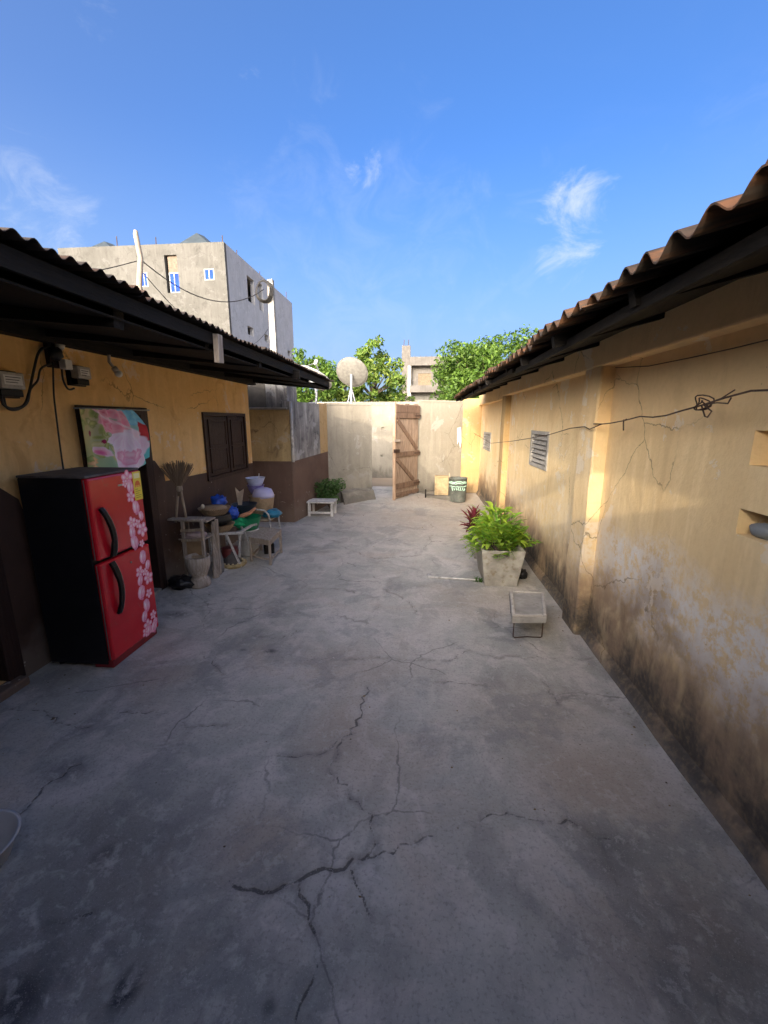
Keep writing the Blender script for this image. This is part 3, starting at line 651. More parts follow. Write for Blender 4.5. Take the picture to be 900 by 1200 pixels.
def coping(u0, u1, z, nm='coping'):
    mb = MB(); n = 26; v = []; f = []
    for i in range(n + 1):
        u = u0 + (u1 - u0) * i / n; j = mnoise.noise(Vector((u * 3.1, 4, 0))) * .014
        p = A + UF * u
        v += [p + NF * .012 + Vector((0, 0, z - .02)), p + NF * .004 + Vector((0, 0, z + .018 + j)), p - NF * .18 + Vector((0, 0, z + .018 - j)), p - NF * .182 + Vector((0, 0, z - .02))]
    for i in range(n): f += [(i * 4 + q, i * 4 + q + 1, i * 4 + q + 5, i * 4 + q + 4) for q in range(3)]
    f += [(0, 1, 2, 3), (n * 4, n * 4 + 3, n * 4 + 2, n * 4 + 1)]
    obj(nm, mb.add(v, f), M['wall_f'], fw)
coping(0, uL, 2.09); coping(uR, uE, 2.19)
obj('corner_pier', MB().box(.955, XR + .02, YE - .06, YE + .16, -.1, 2.26), M['wall_o'], fw, bevel=.015)
# low plinth in front of the left length
mb = MB(); v = []; f = []; n = 14
for i in range(n + 1):
    u = .25 + (uL - .28) * i / n; j = mnoise.noise(Vector((u * 4, 1, 0))); p = A + UF * u
    v += [p + NF * -.02 + Vector((0, 0, .30 + .03 * j)), p + NF * .16 + Vector((0, 0, .25 + .05 * j)), p + NF * (.27 + .03 * j) + Vector((0, 0, .10 + .05 * j)), p + NF * (.30 + .03 * j) + Vector((0, 0, -.02))]
for i in range(n): f += [(i * 4 + q, i * 4 + q + 1, i * 4 + q + 5, i * 4 + q + 4) for q in range(3)]
f += [(0, 1, 2, 3), (n * 4, n * 4 + 3, n * 4 + 2, n * 4 + 1)]
obj('rubble_plinth', mb.add(v, f), M['wall_f'], fw)
mb = MB().prism([A + UF * (uR + .02) + NF * -.01 + Vector((0, 0, 0)), A + UF * (uR + .9) + NF * -.01, A + UF * (uR + .9) + NF * .02, A + UF * (uR + .5) + NF * .16, A + UF * (uR + .1) + NF * .14], (0, 0, 1), .12)
obj('step', mb, M['wall_f'], fw, bevel=.03)
# gate leaf, hinged at the right jamb and standing open towards the yard
H = Vector((-.10, 9.70, 0)); Fp = Vector((-.605, 8.86, 0)); GU = (Fp - H).normalized(); GN = Vector((-GU.y, GU.x, 0)); GN = GN if GN.y < 0 else -GN; GW = (Fp - H).length
gate = thing('wooden_gate', 'weathered plank gate with diagonal braces standing ajar in the tan wall', 'gate', H)
GZ0, GZ1 = .10, 2.10
G = lambda u, z, d=0: H + GU * u + GN * d + Vector((0, 0, z))
npk = 5
for i in range(npk):
    a, b = .02 + (GW - .06) * i / npk + .007, .02 + (GW - .06) * (i + 1) / npk - .007
    z0, z1 = GZ0 + rnd.uniform(-.015, .02) + .0, GZ1 + rnd.uniform(-.02, .01)
    obj('plank', MB().prism([G(a, z0), G(b, z0), G(b, z1), G(a, z1)], GN, .022 + rnd.uniform(0, .004)), M['gatewood'], gate)
obj('edge_stile', MB().prism([G(GW - .038, GZ0 - .03, -.01), G(GW, GZ0 - .03, -.01), G(GW, GZ1 + .03, -.01), G(GW - .038, GZ1 + .03, -.01)], GN, .06), M['gatewood2'], gate, bevel=.004)
def rail(z0, z1, name='rail', u0=.0, u1=None, m='gaterail', d=.0262):
    u1 = GW - .042 if u1 is None else u1
    obj(name, MB().prism([G(u0, z0, d), G(u1, z0, d), G(u1, z1, d), G(u0, z1, d)], GN, .028), M[m], gate, bevel=.003)
rail(1.80, 1.91); rail(.99, 1.09, u0=-.01); rail(.30, .42); rail(.14, .21)
rail(1.915, 2.07, 'top_board', d=.0265)
for (ua, za, ub, zb) in ((GW - .10, 1.77, .10, 1.13), (GW - .08, .955, .22, .44)):
    obj('brace', MB().bar(G(ua, za, .041), G(ub, zb, .041), .028, .085, up=GN.cross(G(ub, zb) - G(ua, za))), M['gaterail'], gate)
obj('latch', MB().box(-.05, .05, -.02, .02, -.02, .02) if 0 else MB().bar(G(GW - .16, 1.34, .06), G(GW + .03, 1.34, .06), .03, .05), M['greywood'], gate)
obj('latch', MB().bar(G(GW - .14, 1.12, .06), G(GW + .04, 1.13, .06), .04, .07), M['brownwood'], gate)
for z in (.36, 1.04, 1.86): obj('hinge', MB().bar(G(-.03, z, .058), G(.22, z, .058), .006, .04), M['rust'], gate)
# wall across the alley, seen through the gateway
aw = tag(obj('alley_wall', wall_face(MB(), (-3.2, 12.3, 0), (1, 0, 0), (0, -1, 0), 0, 5.2, -.05, 2.28, [(2.02, 2.10, 1.50, 1.57, .06), (2.0, 2.08, .72, .78, .06)], thick=.2), M['wall_f'], loc=(0, 0, 0)), 'stained tan wall glimpsed through the open gateway', 'wall')

# ================================================================== OUTHOUSE in the left corner
oh = thing('outhouse', 'small soiled outhouse with brown painted base and grey streaked parapet', 'outhouse', (-2.6, 7.0, 0))
C0 = Vector((-2.21, 7.0, 0)); C1 = Vector((-1.965, 8.69, 0)); US = (C1 - C0).normalized(); NS = Vector((US.y, -US.x, 0)); LS = (C1 - C0).length
obj('front_wall', MB().box(-3.6, -2.215, 7.0, 7.18, -.1, 1.93), M['wall_b'], oh)
obj('front_dado', MB().box(-3.6, -2.213, 6.994, 7.05, -.05, 1.07), M['dado2'], oh)
obj('ledge', MB().box(-3.6, -2.24, 6.93, 7.4, 1.932, 1.965), M['concrete'], oh, bevel=.006)
obj('parapet_block', MB().box(-2.62, -2.25, 7.04, 7.6, 1.966, 2.62), M['render_g'], oh, bevel=.01)
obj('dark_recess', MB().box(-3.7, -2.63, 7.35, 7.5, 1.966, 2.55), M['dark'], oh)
split = .62 * LS
obj('side_wall', wall_face(MB(), C0, US, NS, 0, split + .25, -.1, 2.07, thick=.16), M['render_g'], oh, bevel=.01)
obj('side_wall', wall_face(MB(), C0, US, NS, split + .251, LS + .1, -.1, 2.085, thick=.16), M['wall_o'], oh)
P = lambda u, z, d=0: C0 + US * u + NS * d + Vector((0, 0, z))
obj('side_dado', MB().prism([P(0, 0, -.01), P(LS, 0, -.01), P(LS, 1.12, -.01), P(0, 1.065, -.01)], NS, .016), M['dado2'], oh)
obj('corner_pipe', MB().tube([P(.0, 1.06, .03), P(-.01, 1.5, .03), P(0, 2.05, .03)], .022, 8), M['white_paint'], oh, smooth=True)
obj('roof_slab', MB().box(-3.7, -2.38, 7.62, 8.8, 1.90, 2.0), M['concrete'], oh)

# ================================================================== BEHIND THE CAMERA: unseen wall and roof, added to shade near floor, shape sun band
ry = thing('added_shade_wall', 'added ochre wall with a closed doorway behind the viewer, unseen, shading the near floor', 'wall', (-.6, -1.6, 0))
obj('wall', wall_face(MB(), (XR - .001, -1.5, 0), (-1, 0, 0), (0, 1, 0), 0.0, XR - XL - .02, -.1, 2.43, [(1.5, 2.5, 0.02, 2.0)], thick=.18), M['wall_l'], ry)
obj('door', MB().box(XR - 2.50, XR - 1.50, -1.60, -1.56, .02, 2.0), M['brownwood'], ry)  # added to keep sun from passing through the doorway
vr = thing('added_shade_roof', 'added corrugated roof on wooden posts behind the viewer, unseen, shading the near floor', 'shade roof', (-.6, -.7, 0))
k = 0; x = XL + .02
while x < XR - .5:
    obj('roof_sheet', corrugated(x, min(x + .86, XR - .01), -.30, 2.62, -1.75, 2.86, .076, .011, axis='X', seed=k), M['roof_l'], vr); x += .80; k += 1
for xx in (XL + .1, -.66, XR - .2):
    obj('post', MB().bar((xx, -1.6, 2.42), (xx, -1.6, 2.82), .08, .08, up=(0, 1, 0)), M['timber_y'], vr); obj('post', MB().bar((xx, -.40, 0), (xx, -.40, 2.60), .08, .08, up=(0, 1, 0)), M['timber_y'], vr) if xx != -.66 else None
obj('beam', MB().bar((XL + .02, -.40, 2.57), (XR - .02, -.40, 2.57), .06, .06), M['timber'], vr)
# ================================================================== TREES
def mat_leaf(name, tint=(1, 1, 1)):
    t = NT(name); c = t.attr('col', 'Color')
    n = t.noise(3.0, 4); c = t.mix(t.mul(t.ramp(n, .35, .65), .35), c, (.02, .045, .008), 'MIX')
    tr = t.new('ShaderNodeBsdfTranslucent'); t.put(t.mix(1, c, (1.0, 1.25, .5), 'MULTIPLY'), tr.inputs['Color'])
    t.done(c, .55, spec=.3)
    ms = t.new('ShaderNodeMixShader'); ms.inputs[0].default_value = .35
    o = t.n['Material Output']; t.l.new(t.b.outputs[0], ms.inputs[1]); t.l.new(tr.outputs[0], ms.inputs[2]); t.l.new(ms.outputs[0], o.inputs['Surface'])
    return t.mat
M['leaf'] = mat_leaf('green_leaf')
M['bark'] = wood('grey_brown_bark', (.20, .155, .115), (.08, .06, .045))
def leaf_mesh(name, clumps, per, size, cols, seed, aspect=.45, up=.35, org=(0, 0, 0)):
    """many small folded leaves filling a set of clumps (centre, radius)"""
    r = np.random.default_rng(seed); V = []; C = []
    for c, rad in clumps:
        n = int(per * (rad ** 1.6))
        d = r.normal(size=(n, 3)); d /= np.linalg.norm(d, axis=1)[:, None]
        p = np.array(c) + d * (rad * r.uniform(.25, 1.0, n) ** .6)[:, None] * np.array([1, 1, .8])
        nr = d * .7 + r.normal(size=(n, 3)) * .7 + np.array([0, 0, up]); nr /= np.linalg.norm(nr, axis=1)[:, None]
        a = r.normal(size=(n, 3)); a -= nr * (a * nr).sum(1)[:, None]; a /= np.linalg.norm(a, axis=1)[:, None]
        b = np.cross(nr, a); s = size * r.uniform(.6, 1.3, n)[:, None]
        q0 = p - a * s * .5; q2 = p + a * s * .5 - nr * s * .12; q1 = p + b * s * aspect * .5 + nr * s * .06; q3 = p - b * s * aspect * .5 + nr * s * .06
        V.append(np.stack([q0, q1, q2, q3], 1).reshape(-1, 3))
        k = r.integers(0, len(cols), n); tone = r.uniform(.75, 1.2, n)[:, None] * (.9 + .25 * r.uniform())
        C.append(np.repeat(np.array(cols)[k] * tone, 4, 0))
    V = np.concatenate(V) - np.array(org); C = np.concatenate(C); n = len(V) // 4
    me = bpy.data.meshes.new(name); me.vertices.add(len(V)); me.vertices.foreach_set('co', V.astype(np.float32).ravel())
    base = np.arange(n)[:, None] * 4; tri = np.concatenate([base + np.array([0, 1, 2]), base + np.array([0, 2, 3])], 1).reshape(-1).astype(np.int32)
    me.loops.add(len(tri)); me.loops.foreach_set('vertex_index', tri); me.polygons.add(2 * n)
    me.polygons.foreach_set('loop_start', np.arange(0, len(tri), 3, dtype=np.int32)); me.polygons.foreach_set('loop_total', np.full(2 * n, 3, np.int32)); me.update(calc_edges=True)
    ca = me.color_attributes.new('col', 'FLOAT_COLOR', 'POINT'); ca.data.foreach_set('color', np.column_stack([np.clip(C, 0, 1), np.ones(len(C))]).astype(np.float32).ravel())
    return me
GREENS = [(.085, .16, .022), (.11, .20, .03), (.14, .23, .04), (.06, .12, .02)]
YGREENS = [(.17, .25, .045), (.13, .22, .035), (.22, .28, .06), (.09, .16, .025)]
def tree(label, base, cz, rad, seed, ncl=34, per=420, size=.16, cols=GREENS, crad=(.3, .55), trunk_r=.12, sq=(1, 1, .85)):
    r = random.Random(seed); bx, by = base; t = thing('leafy_tree', label, 'tree', (bx, by, 0))
    clumps = []
    for i in range(ncl):
        while True:
            d = Vector((r.uniform(-1, 1), r.uniform(-1, 1), r.uniform(-.9, 1)))
            if .25 < d.length < 1.0: break
        k = d.normalized() * (d.length ** .5) * rad * r.uniform(.7, 1.08)
        clumps.append((Vector((bx + k.x * sq[0], by + k.y * sq[1], cz + k.z * sq[2])), rad * r.uniform(*crad) * .62))
    mb = MB(); top = Vector((bx, by, cz - rad * .3)); mb.tube([(bx, by, -.05), (bx + .05, by - .04, top.z * .5), top], [trunk_r, trunk_r * .8, trunk_r * .6], 8)
    for c, q in clumps[::3]: mb.tube([top - Vector((0, 0, .2)), top.lerp(c, .5) + Vector((0, 0, -.1)), c], [trunk_r * .4, trunk_r * .22, .012], 5)
    obj('trunk', mb, M['bark'], t, smooth=True)
    obj('crown', leaf_mesh('crown', clumps, per, size, cols, seed, org=(bx, by, 0)), M['leaf'], t, kind='stuff')
    return t
p = onY(572, 440, 20); tree('broad dense green tree rising behind the rusty roofed house', (p.x, p.y), p.z - .75, 2.6, 3, 95, 420, .20, GREENS, sq=(1.05, 1, .95), trunk_r=.22)
p = onY(632, 410, 23); tree('small green tree top peeping over the rusty roof beside the broad tree', (p.x, p.y), p.z - 1.0, 1.3, 13, 24, 330, .2, GREENS, trunk_r=.15)
p = onY(352, 447, 13.5); tree('dark leafy tree behind the white satellite dish', (p.x, p.y), p.z - .1, 1.15, 4, 46, 750, .15, GREENS, sq=(1.1, 1, .95))
p = onY(436, 446, 14.5); tree('light green loose tree behind the grey satellite dish', (p.x, p.y), p.z, 1.05, 5, 44, 700, .16, YGREENS, crad=(.25, .5), sq=(.95, .9, 1.15))
p = onY(402, 462, 14.0); tree('low yellowish shrub between the two satellite dishes, above the wall', (p.x, p.y), p.z + .15, .85, 6, 30, 750, .15, YGREENS, trunk_r=.07)
p = onY(462, 464, 15.5); tree('low green shrub above the gateway wall beside the unfinished house', (p.x, p.y), p.z + .0, .75, 8, 22, 750, .14, YGREENS, trunk_r=.06)

# ================================================================== PALE THREE STOREY BUILDING
bX, bY, bZ = -9.848, 22.0, 10.3
wb = thing('cement_building', 'tall unfinished pale cement building with blue windows above the black roof', 'building', (bX - 4, bY + 5, 0))
fx = lambda px, py: onY(px, py, bY)
def win(a, b):  # pixel corners -> hole in face coordinates
    p, q = fx(*a), fx(*b); return (p.x, q.x, q.z, p.z)
h1 = win((192, 299), (211, 343)); h2 = win((238.5, 315), (251.5, 328)); h3 = win((164, 319), (174, 336))
low = [(-16.6, -15.6, 4.2, 5.6), (-13.2, -12.1, 4.2, 5.6), (-11.2, -10.6, 4.6, 5.4)]
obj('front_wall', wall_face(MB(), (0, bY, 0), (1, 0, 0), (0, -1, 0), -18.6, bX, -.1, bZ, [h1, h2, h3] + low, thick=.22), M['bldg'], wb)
sX = lambda px, py: onX(px, py, bX)
sw = []
for a, b in (((289, 322), (299, 358)), ((302.5, 330), (309, 366)), ((290, 381), (297.5, 395)), ((310, 391), (315, 402)), ((337, 410), (341, 418))):
    p, q = sX(*a), sX(*b); sw.append((min(p.y, q.y), max(p.y, q.y), min(p.z, q.z), max(p.z, q.z)))
obj('side_wall', wall_face(MB(), (bX, 0, 0), (0, 1, 0), (1, 0, 0), bY + .222, 33.0, -.1, bZ, sw, thick=.22), M['bldg_skylit'], wb)
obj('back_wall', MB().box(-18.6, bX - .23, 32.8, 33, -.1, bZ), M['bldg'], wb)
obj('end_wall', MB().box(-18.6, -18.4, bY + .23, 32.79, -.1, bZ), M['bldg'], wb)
obj('roof_slab', MB().box(-18.39, bX - .23, bY + .23, 32.79, bZ - .5, bZ - .3), M['concrete'], wb)
for z in (3.2, 6.6): obj('floor_slab', MB().box(-18.39, bX - .23, bY + .23, 32.79, z, z + .2), M['dark'], wb)
obj('partition', MB().box(-18.39, bX - .5, bY + 1.6, bY + 1.7, .0, bZ - .6), M['bldg2'], wb)
obj('partition', MB().box(bX - 2.2, bX - 2.1, bY + 1.72, 32.7, .0, bZ - .6), M['bldg2'], wb)
M['pvc'] = simple('grey_white_frame', (.30, .31, .33), .5, .08)
def pvc_window(x0, x1, z0, z1, y):
    f = MB(); t = .045
    f.box(x0, x0 + t, y - .02, y + .05, z0, z1).box(x1 - t, x1, y - .02, y + .05, z0, z1).box(x0 + t, x1 - t, y - .02, y + .05, z0, z0 + t).box(x0 + t, x1 - t, y - .02, y + .05, z1 - t, z1)
    xm = (x0 + x1) / 2; f.box(xm - .02, xm + .02, y - .03, y + .04, z0 + t, z1 - t)
    w_ = obj('window', f, M['pvc'], wb)
    for a, b in ((x0 + t, xm - .02), (xm + .02, x1 - t)): obj('pane', MB().box(a, b, y + .0, y + .012, z0 + t, z1 - t), M['glass_blue'], w_)
p, q = fx(194.5, 319), fx(212, 342.5); pvc_window(h1[0] + .12, h1[1] - .0, h1[2] + .02, p.z, bY + .10)
obj('infill_panel', MB().box(h1[0] + .1, h1[1] - .0, bY + .12, bY + .16, p.z + .02, h1[3] - .01), simple('beige_shutter_board', (.15, .115, .085), .8), wb)
pvc_window(h2[0], h2[1], h2[2], h2[3], bY + .03); pvc_window(h3[0], h3[1], h3[2], h3[3], bY + .03)
M['slate'] = simple('blue_grey_roof_sheet', (.045, .06, .07), .6, .15, 2)
def hip(px0, px1, apx, apy, base_py, depth, nm='hip_roof'):
    a, b, c = onY(px0, base_py, bY + .6), onY(px1, base_py, bY + .6), onY(apx, apy, bY + 2.2)
    z0 = bZ - .29; mb = MB()
    mb.add([(a.x, bY + .6, z0), (b.x, bY + .6, z0), (b.x, bY + .6 + depth, z0), (a.x, bY + .6 + depth, z0), (c.x, bY + .6 + depth * .45, c.z), (c.x + .2, bY + .6 + depth * .55, c.z)],
           [(0, 1, 4), (1, 2, 5, 4), (2, 3, 5), (3, 0, 4, 5), (0, 3, 2, 1)])
    obj(nm, mb, M['slate'], wb)
hip(185, 258, 228, 271, 285, 4); hip(70, 140, 119, 281, 291, 4)
for px, py in ((136, 277), (182, 278), (260, 276), (277, 293), (304, 318), (335, 342)):
    if px < 262: p = onY(px, py, bY + .1)
    else: p = onX(px, py, bX - .1)
    obj('rebar', MB().tube([(p.x, p.y, bZ - .05), (p.x + .02, p.y, p.z)], .022, 5), M['rust'], wb)
obj('roof_kerb', MB().box(-14.1, -13.4, bY + .3, bY + 1.2, bZ - .3, bZ + .12), M['bldg2'], wb)

# unfinished concrete house beyond the gateway
ub = thing('unfinished_house', 'unfinished bare concrete house with column stub beyond the gateway', 'building', (1.5, 43, 0))
u = lambda px, py: onY(px, py, 40.0)
a = u(471, 405); b = u(481, 404)
obj('column', MB().box(a.x, b.x, 40, 40.7, -.1, a.z), M['bldg2'], ub)
z_r1, z_r0 = u(475, 419).z, u(475, 429).z; z_f1, z_f0 = u(475, 452).z, u(475, 460).z; xr = 6.5
obj('roof_slab', MB().box(b.x + .01, xr, 39.6, 48, z_r0, z_r1), M['bldg2'], ub); obj('floor_slab', MB().box(b.x + .01, xr, 39.6, 48, z_f0, z_f1), M['bldg2'], ub)
wa, wc = u(490, 437), u(505, 453); o0 = u(514, 430); o1 = u(524, 451)
obj('upper_wall', wall_face(MB(), (0, 40.4, 0), (1, 0, 0), (0, -1, 0), u(480, 440).x, xr, z_f1, z_r0 - .001, [(wa.x, wc.x, wc.z, wa.z), (o0.x, o0.x + 1.9, o1.z + .02, z_r0 - .25)], thick=.2), M['bldg2'], ub)
obj('window_board', MB().box(wa.x, wc.x, 40.46, 40.5, wc.z, wa.z), simple('tan_window_board', (.15, .115, .075), .8), ub)
obj('lower_wall', wall_face(MB(), (0, 40.6, 0), (1, 0, 0), (0, -1, 0), u(483, 465).x, xr, -.1, z_f0 - .001, [(-.2, .9, 1.2, 2.6)], thick=.2), M['bldg'], ub)
obj('rear_wall', MB().box(b.x, xr, 44, 44.2, -.1, z_r0 - .01), M['bldg2'], ub)
obj('post', MB().box(u(476, 440).x + .15, u(476, 440).x + .45, 39.7, 40.0 - .01, -.1, z_r0), M['concrete'], ub)
for dx in (.15, .55): obj('rebar', MB().tube([(a.x + dx, 40.3, a.z - .1), (a.x + dx + .05, 40.3, a.z + .55)], .03, 5), M['rust'], ub)
for i in range(9): obj('rebar', MB().tube([(b.x + .4 + i * .5, 39.8, z_r1 - .05), (b.x + .42 + i * .5, 39.8, z_r1 + .12)], .02, 4), M['rust'], ub)

# ================================================================== POLES, WIRES, DISHES
p0 = onY(159, 270, 12.0); q0 = onY(164, 335, 12.0)
mb = MB().tube([(q0.x - .03, 12, -.1), (q0.x, 12, q0.z * .5), (q0.x - .02, 12, q0.z), (p0.x + .05, 12, (p0.z + q0.z) / 2), (p0.x - .01, 12, p0.z - .1), (p0.x, 12, p0.z)], [.10, .09, .075, .07, .065, .05], 8)
tag(obj('wooden_pole', mb, M['greywood'], loc=(0, 0, 0), smooth=True), 'crooked grey wooden pole carrying wires in front of the cement building', 'pole')
p1 = onY(317, 328, 17.0)
cp = thing('concrete_pole', 'whitish tapered concrete pole with a coil of cable beside the cement building', 'pole', (p1.x, 17, 0))
obj('shaft', MB().bar((p1.x, 17, -.1), (p1.x, 17, p1.z), .30, .30, up=(0, 1, 0), w1=.2, h1=.2), M['concrete'], cp)
cc = onY(309, 341, 16.75); mb = MB()
for k in range(4): mb.tube([(cc.x + (.26 + .03 * k) * math.cos(a_ / 18 * math.pi * 2), 16.72 + .04 * k + .03 * math.sin(a_), cc.z + (.33 + .02 * k) * math.sin(a_ / 18 * math.pi * 2)) for a_ in range(18)], .024, 5, closed=True)
obj('cable_coil', mb, M['black_rubber'], cp, smooth=True)
def sagwire(name, label, a, b, sag, r=.012, n=18, mat='black_rubber', group=None):
    pts = []
    for i in range(n + 1):
        t = i / n; q = a.lerp(b, t); q.z -= sag * 4 * t * (1 - t); pts.append(q)
    return tag(obj(name, MB().tube(pts, r, 5), M[mat], loc=(0, 0, 0), smooth=True), label, 'wire', group)
wa_ = onY(160, 300, 12.0)
sagwire('overhead_wire', 'thick dark overhead wire sagging from wooden pole to coil on concrete pole', wa_, cc + Vector((0, .0, .05)), .75, .016)
sagwire('overhead_wire', 'thin overhead wire dropping from wooden pole towards the black roof edge', onY(160, 306, 12.0), Vector((-8.6, 3.2, 2.75)), .3, .012)
sagwire('overhead_wire', 'thin overhead wire running from wooden pole to the side of the cement building', onY(161, 312, 12.0), Vector((bX + .02, 27.5, 7.4)), 1.6, .012)
def dish(name, label, c, R, nrm, mat, mount):
    t = thing(name, label, 'satellite dish', mount[0])
    nrm = Vector(nrm).normalized(); a = nrm.orthogonal().normalized(); b = nrm.cross(a); v = []; f = []; rings, seg = 8, 36
    for s_ in (0, 1):
        for i in range(rings + 1):
            rr = R * i / rings; dpt = .18 * R * (i / rings) ** 2
            v += [Vector(c) + (a * math.cos(2 * math.pi * k / seg) + b * math.sin(2 * math.pi * k / seg)) * max(rr, 1e-3) + nrm * (dpt - .018 * s_) for k in range(seg)]
    n = (rings + 1) * seg
    for s_ in (0, 1):
        for i in range(rings):
            for k in range(seg):
                q = [s_ * n + i * seg + k, s_ * n + i * seg + (k + 1) % seg, s_ * n + (i + 1) * seg + (k + 1) % seg, s_ * n + (i + 1) * seg + k]
                f.append(tuple(q if s_ == 0 else q[::-1]))
    o_ = rings * seg
    f += [(o_ + k, o_ + (k + 1) % seg, n + o_ + (k + 1) % seg, n + o_ + k) for k in range(seg)]
    obj('reflector', MB().add(v, f), mat, t, smooth=True)
    rim = [Vector(c) + (a * math.cos(2 * math.pi * k / seg) + b * math.sin(2 * math.pi * k / seg)) * R + nrm * (.18 * R - .009) for k in range(seg)]
    obj('rim', MB().tube(rim, .014, 6, closed=True), mat, t, smooth=True)
    foc = Vector(c) + nrm * R * .95
    for k in (2, 14, 26): obj('feed_strut', MB().tube([rim[k], foc], .008, 5), M['steel'], t)
    obj('feed_horn', MB().tube([foc - nrm * .04, foc + nrm * .06], .035, 10), M['white_paint'], t, smooth=True)
    for pts, r in mount[1]: obj('mast', MB().tube(pts, r, 8), M['pvc'], t, smooth=True)
    return t
M['dishgrey'] = simple('grey_dish_mesh', (.17, .165, .15), .7, .2, 14)
M['dishwhite'] = simple('white_dish_paint', (.40, .40, .39), .5, .1, 5)
g1 = onY(412, 438, 11.5)
dish('satellite_dish', 'grey satellite dish on a white tripod mast above the tan wall', g1, .42, (.10, .88, .62), M['dishgrey'],
     ((g1.x, 11.5, 0), [([(g1.x, 11.45, g1.z - .02), (g1.x, 11.4, g1.z - .3), (g1.x, 11.4, -.05)], .032), ([(g1.x, 11.4, g1.z - .35), (g1.x - .16, 11.45, g1.z - .95)], .018), ([(g1.x, 11.4, g1.z - .35), (g1.x + .15, 11.45, g1.z - .95)], .018), ([(g1.x, 11.4, g1.z - .35), (g1.x + .04, 11.2, g1.z - .95)], .018)]))
g2 = onY(361, 446, 8.4); m1 = onY(371, 462, 8.35); m2 = onY(370.5, 473, 8.3); m3 = onY(358, 480, 8.25)
wallp = Vector((-2.06, m3.y - .1, m3.z))
dish('satellite_dish', 'white satellite dish on a bent arm half hidden by the black roof', g2 + Vector((0, .1, .0)), .43, (.25, .40, .90), M['dishwhite'],
     ((-2.2, 8.2, 2.0), [([g2 + Vector((.0, .1, .06)), m1 + Vector((-.02, 0, .12)), m1, m2, m2.lerp(m3, .4) + Vector((0, 0, -.02)), m3], .022), ([m3, Vector((-2.10, m3.y, m3.z - .06))], .022), ([m2 + Vector((-.02, 0, .02)), onY(357, 473, 8.25), Vector((-2.12, 8.2, 1.99))], .016)]))
# ================================================================== FRIDGE
def vcol(name, rough=.5, spec=.5, bump=.0, bscale=200, coat=0):
    t = NT(name); c = t.attr('col', 'Color'); n = t.noise(bscale, 3, t.obj())
    if coat: t.b.inputs['Coat Weight'].default_value = coat
    return t.done(c, rough, t.bump(n, bump, .003) if bump else None, spec=spec)
M['print'] = vcol('printed_film', .22, .5)
M['cloth_print'] = vcol('printed_cloth', .8, .2, .25, 420)
t = NT('red_glass_door'); v = t.obj(); n = t.noise(4, 4, v)
c = t.mix(t.ramp(n, .3, .7), (.52, .010, .022), (.60, .018, .03)); c = t.mix(t.mul(t.ramp(t.noise(26, 6, v), .58, .75), .25), c, (.30, .10, .09))
M['fridge_red'] = t.done(c, t.ramp(t.noise(9, 6, v), .3, .7, .10, .26), t.bump(t.noise(2.2, 2, v), .05, .02), spec=.5)
M['fridge_black'] = simple('black_fridge_panel', (.010, .010, .013), .38, .2, 8, bump=.03, spec=.25)
M['handle'] = simple('black_handle_plastic', (.006, .006, .007), .45, .1, bump=0, spec=.2)
FX, FY0, FY1, FZ = -2.165, 2.515, 3.045, 1.385
fr = thing('fridge', 'red two door fridge printed with pink flowers, black sides, beside the doorway', 'fridge', (-2.42, 2.78, 0))
obj('cabinet', MB().box(-2.665, FX - .055, FY0 + .003, FY1 - .003, .03, FZ - .004), M['fridge_black'], fr, bevel=.008)
obj('top_panel', MB().box(-2.667, FX - .012, FY0, FY1, FZ - .004, FZ + .012), simple('dusty_fridge_top', (.10, .09, .085), .7, .3, 12), fr, bevel=.005)
obj('plinth', MB().box(-2.33, FX - .02, FY0 + .012, FY1 - .012, .004, .06), simple('red_fridge_plinth', (.22, .012, .016), .5), fr, bevel=.004)
for x_, y_ in ((-2.62, FY0 + .05), (-2.62, FY1 - .05), (FX - .06, FY0 + .05), (FX - .06, FY1 - .05)): obj('foot', MB().lathe([(.02, 0), (.02, .03)], (x_, y_, 0), 10), M['handle'], fr)
SPL = .803
for (z0, z1, hz0, hz1) in ((.065, SPL - .012, .39, .775), (SPL + .012, FZ - .006, .815, 1.17)):
    d = obj('door', MB().box(FX - .048, FX, FY0 + .002, FY1 - .002, z0, z1), M['fridge_red'], fr, bevel=.014)
    obj('gasket', MB().box(FX - .0545, FX - .0485, FY0 + .012, FY1 - .012, z0 + .008, z1 - .008), M['handle'], d)
    obj('edge_trim', MB().box(FX - .030, FX - .024, FY0 - .0015, FY0 + .004, z0 + .01, z1 - .01), M['steel'], d)
    lo = hz0 < .6
    pts = []
    for k in range(13):                                        # bowed grip, thick at the split and thin at the far end
        q = k / 12; zz = hz0 + (hz1 - hz0) * q
        yy = FY0 + .10 + (.018 * math.sin(q * math.pi)) - (.025 * (1 - q) if lo else .025 * q) * 0 - .05 * (0 if lo else q) + (0 if lo else .02)
        pts.append(Vector((FX + .008 + .030 * math.sin(q * math.pi) ** .7, yy, zz)))
    w = [(.022 if (lo and k > 8) or (not lo and k < 4) else .016) for k in range(13)]
    mbh = MB()
    for a_, b_, w0, w1 in zip(pts, pts[1:], w, w[1:]): mbh.bar(a_, b_ + (b_ - a_) * .06, .020, w0 * 2, up=(0, 1, 0), h1=w1 * 2)
    hd = obj('handle', mbh, M['handle'], d, bevel=.003)
    obj('handle_trim', MB().tube([p_ + Vector((.008, .021, 0)) for p_ in pts], .0025, 5), M['steel'], hd)
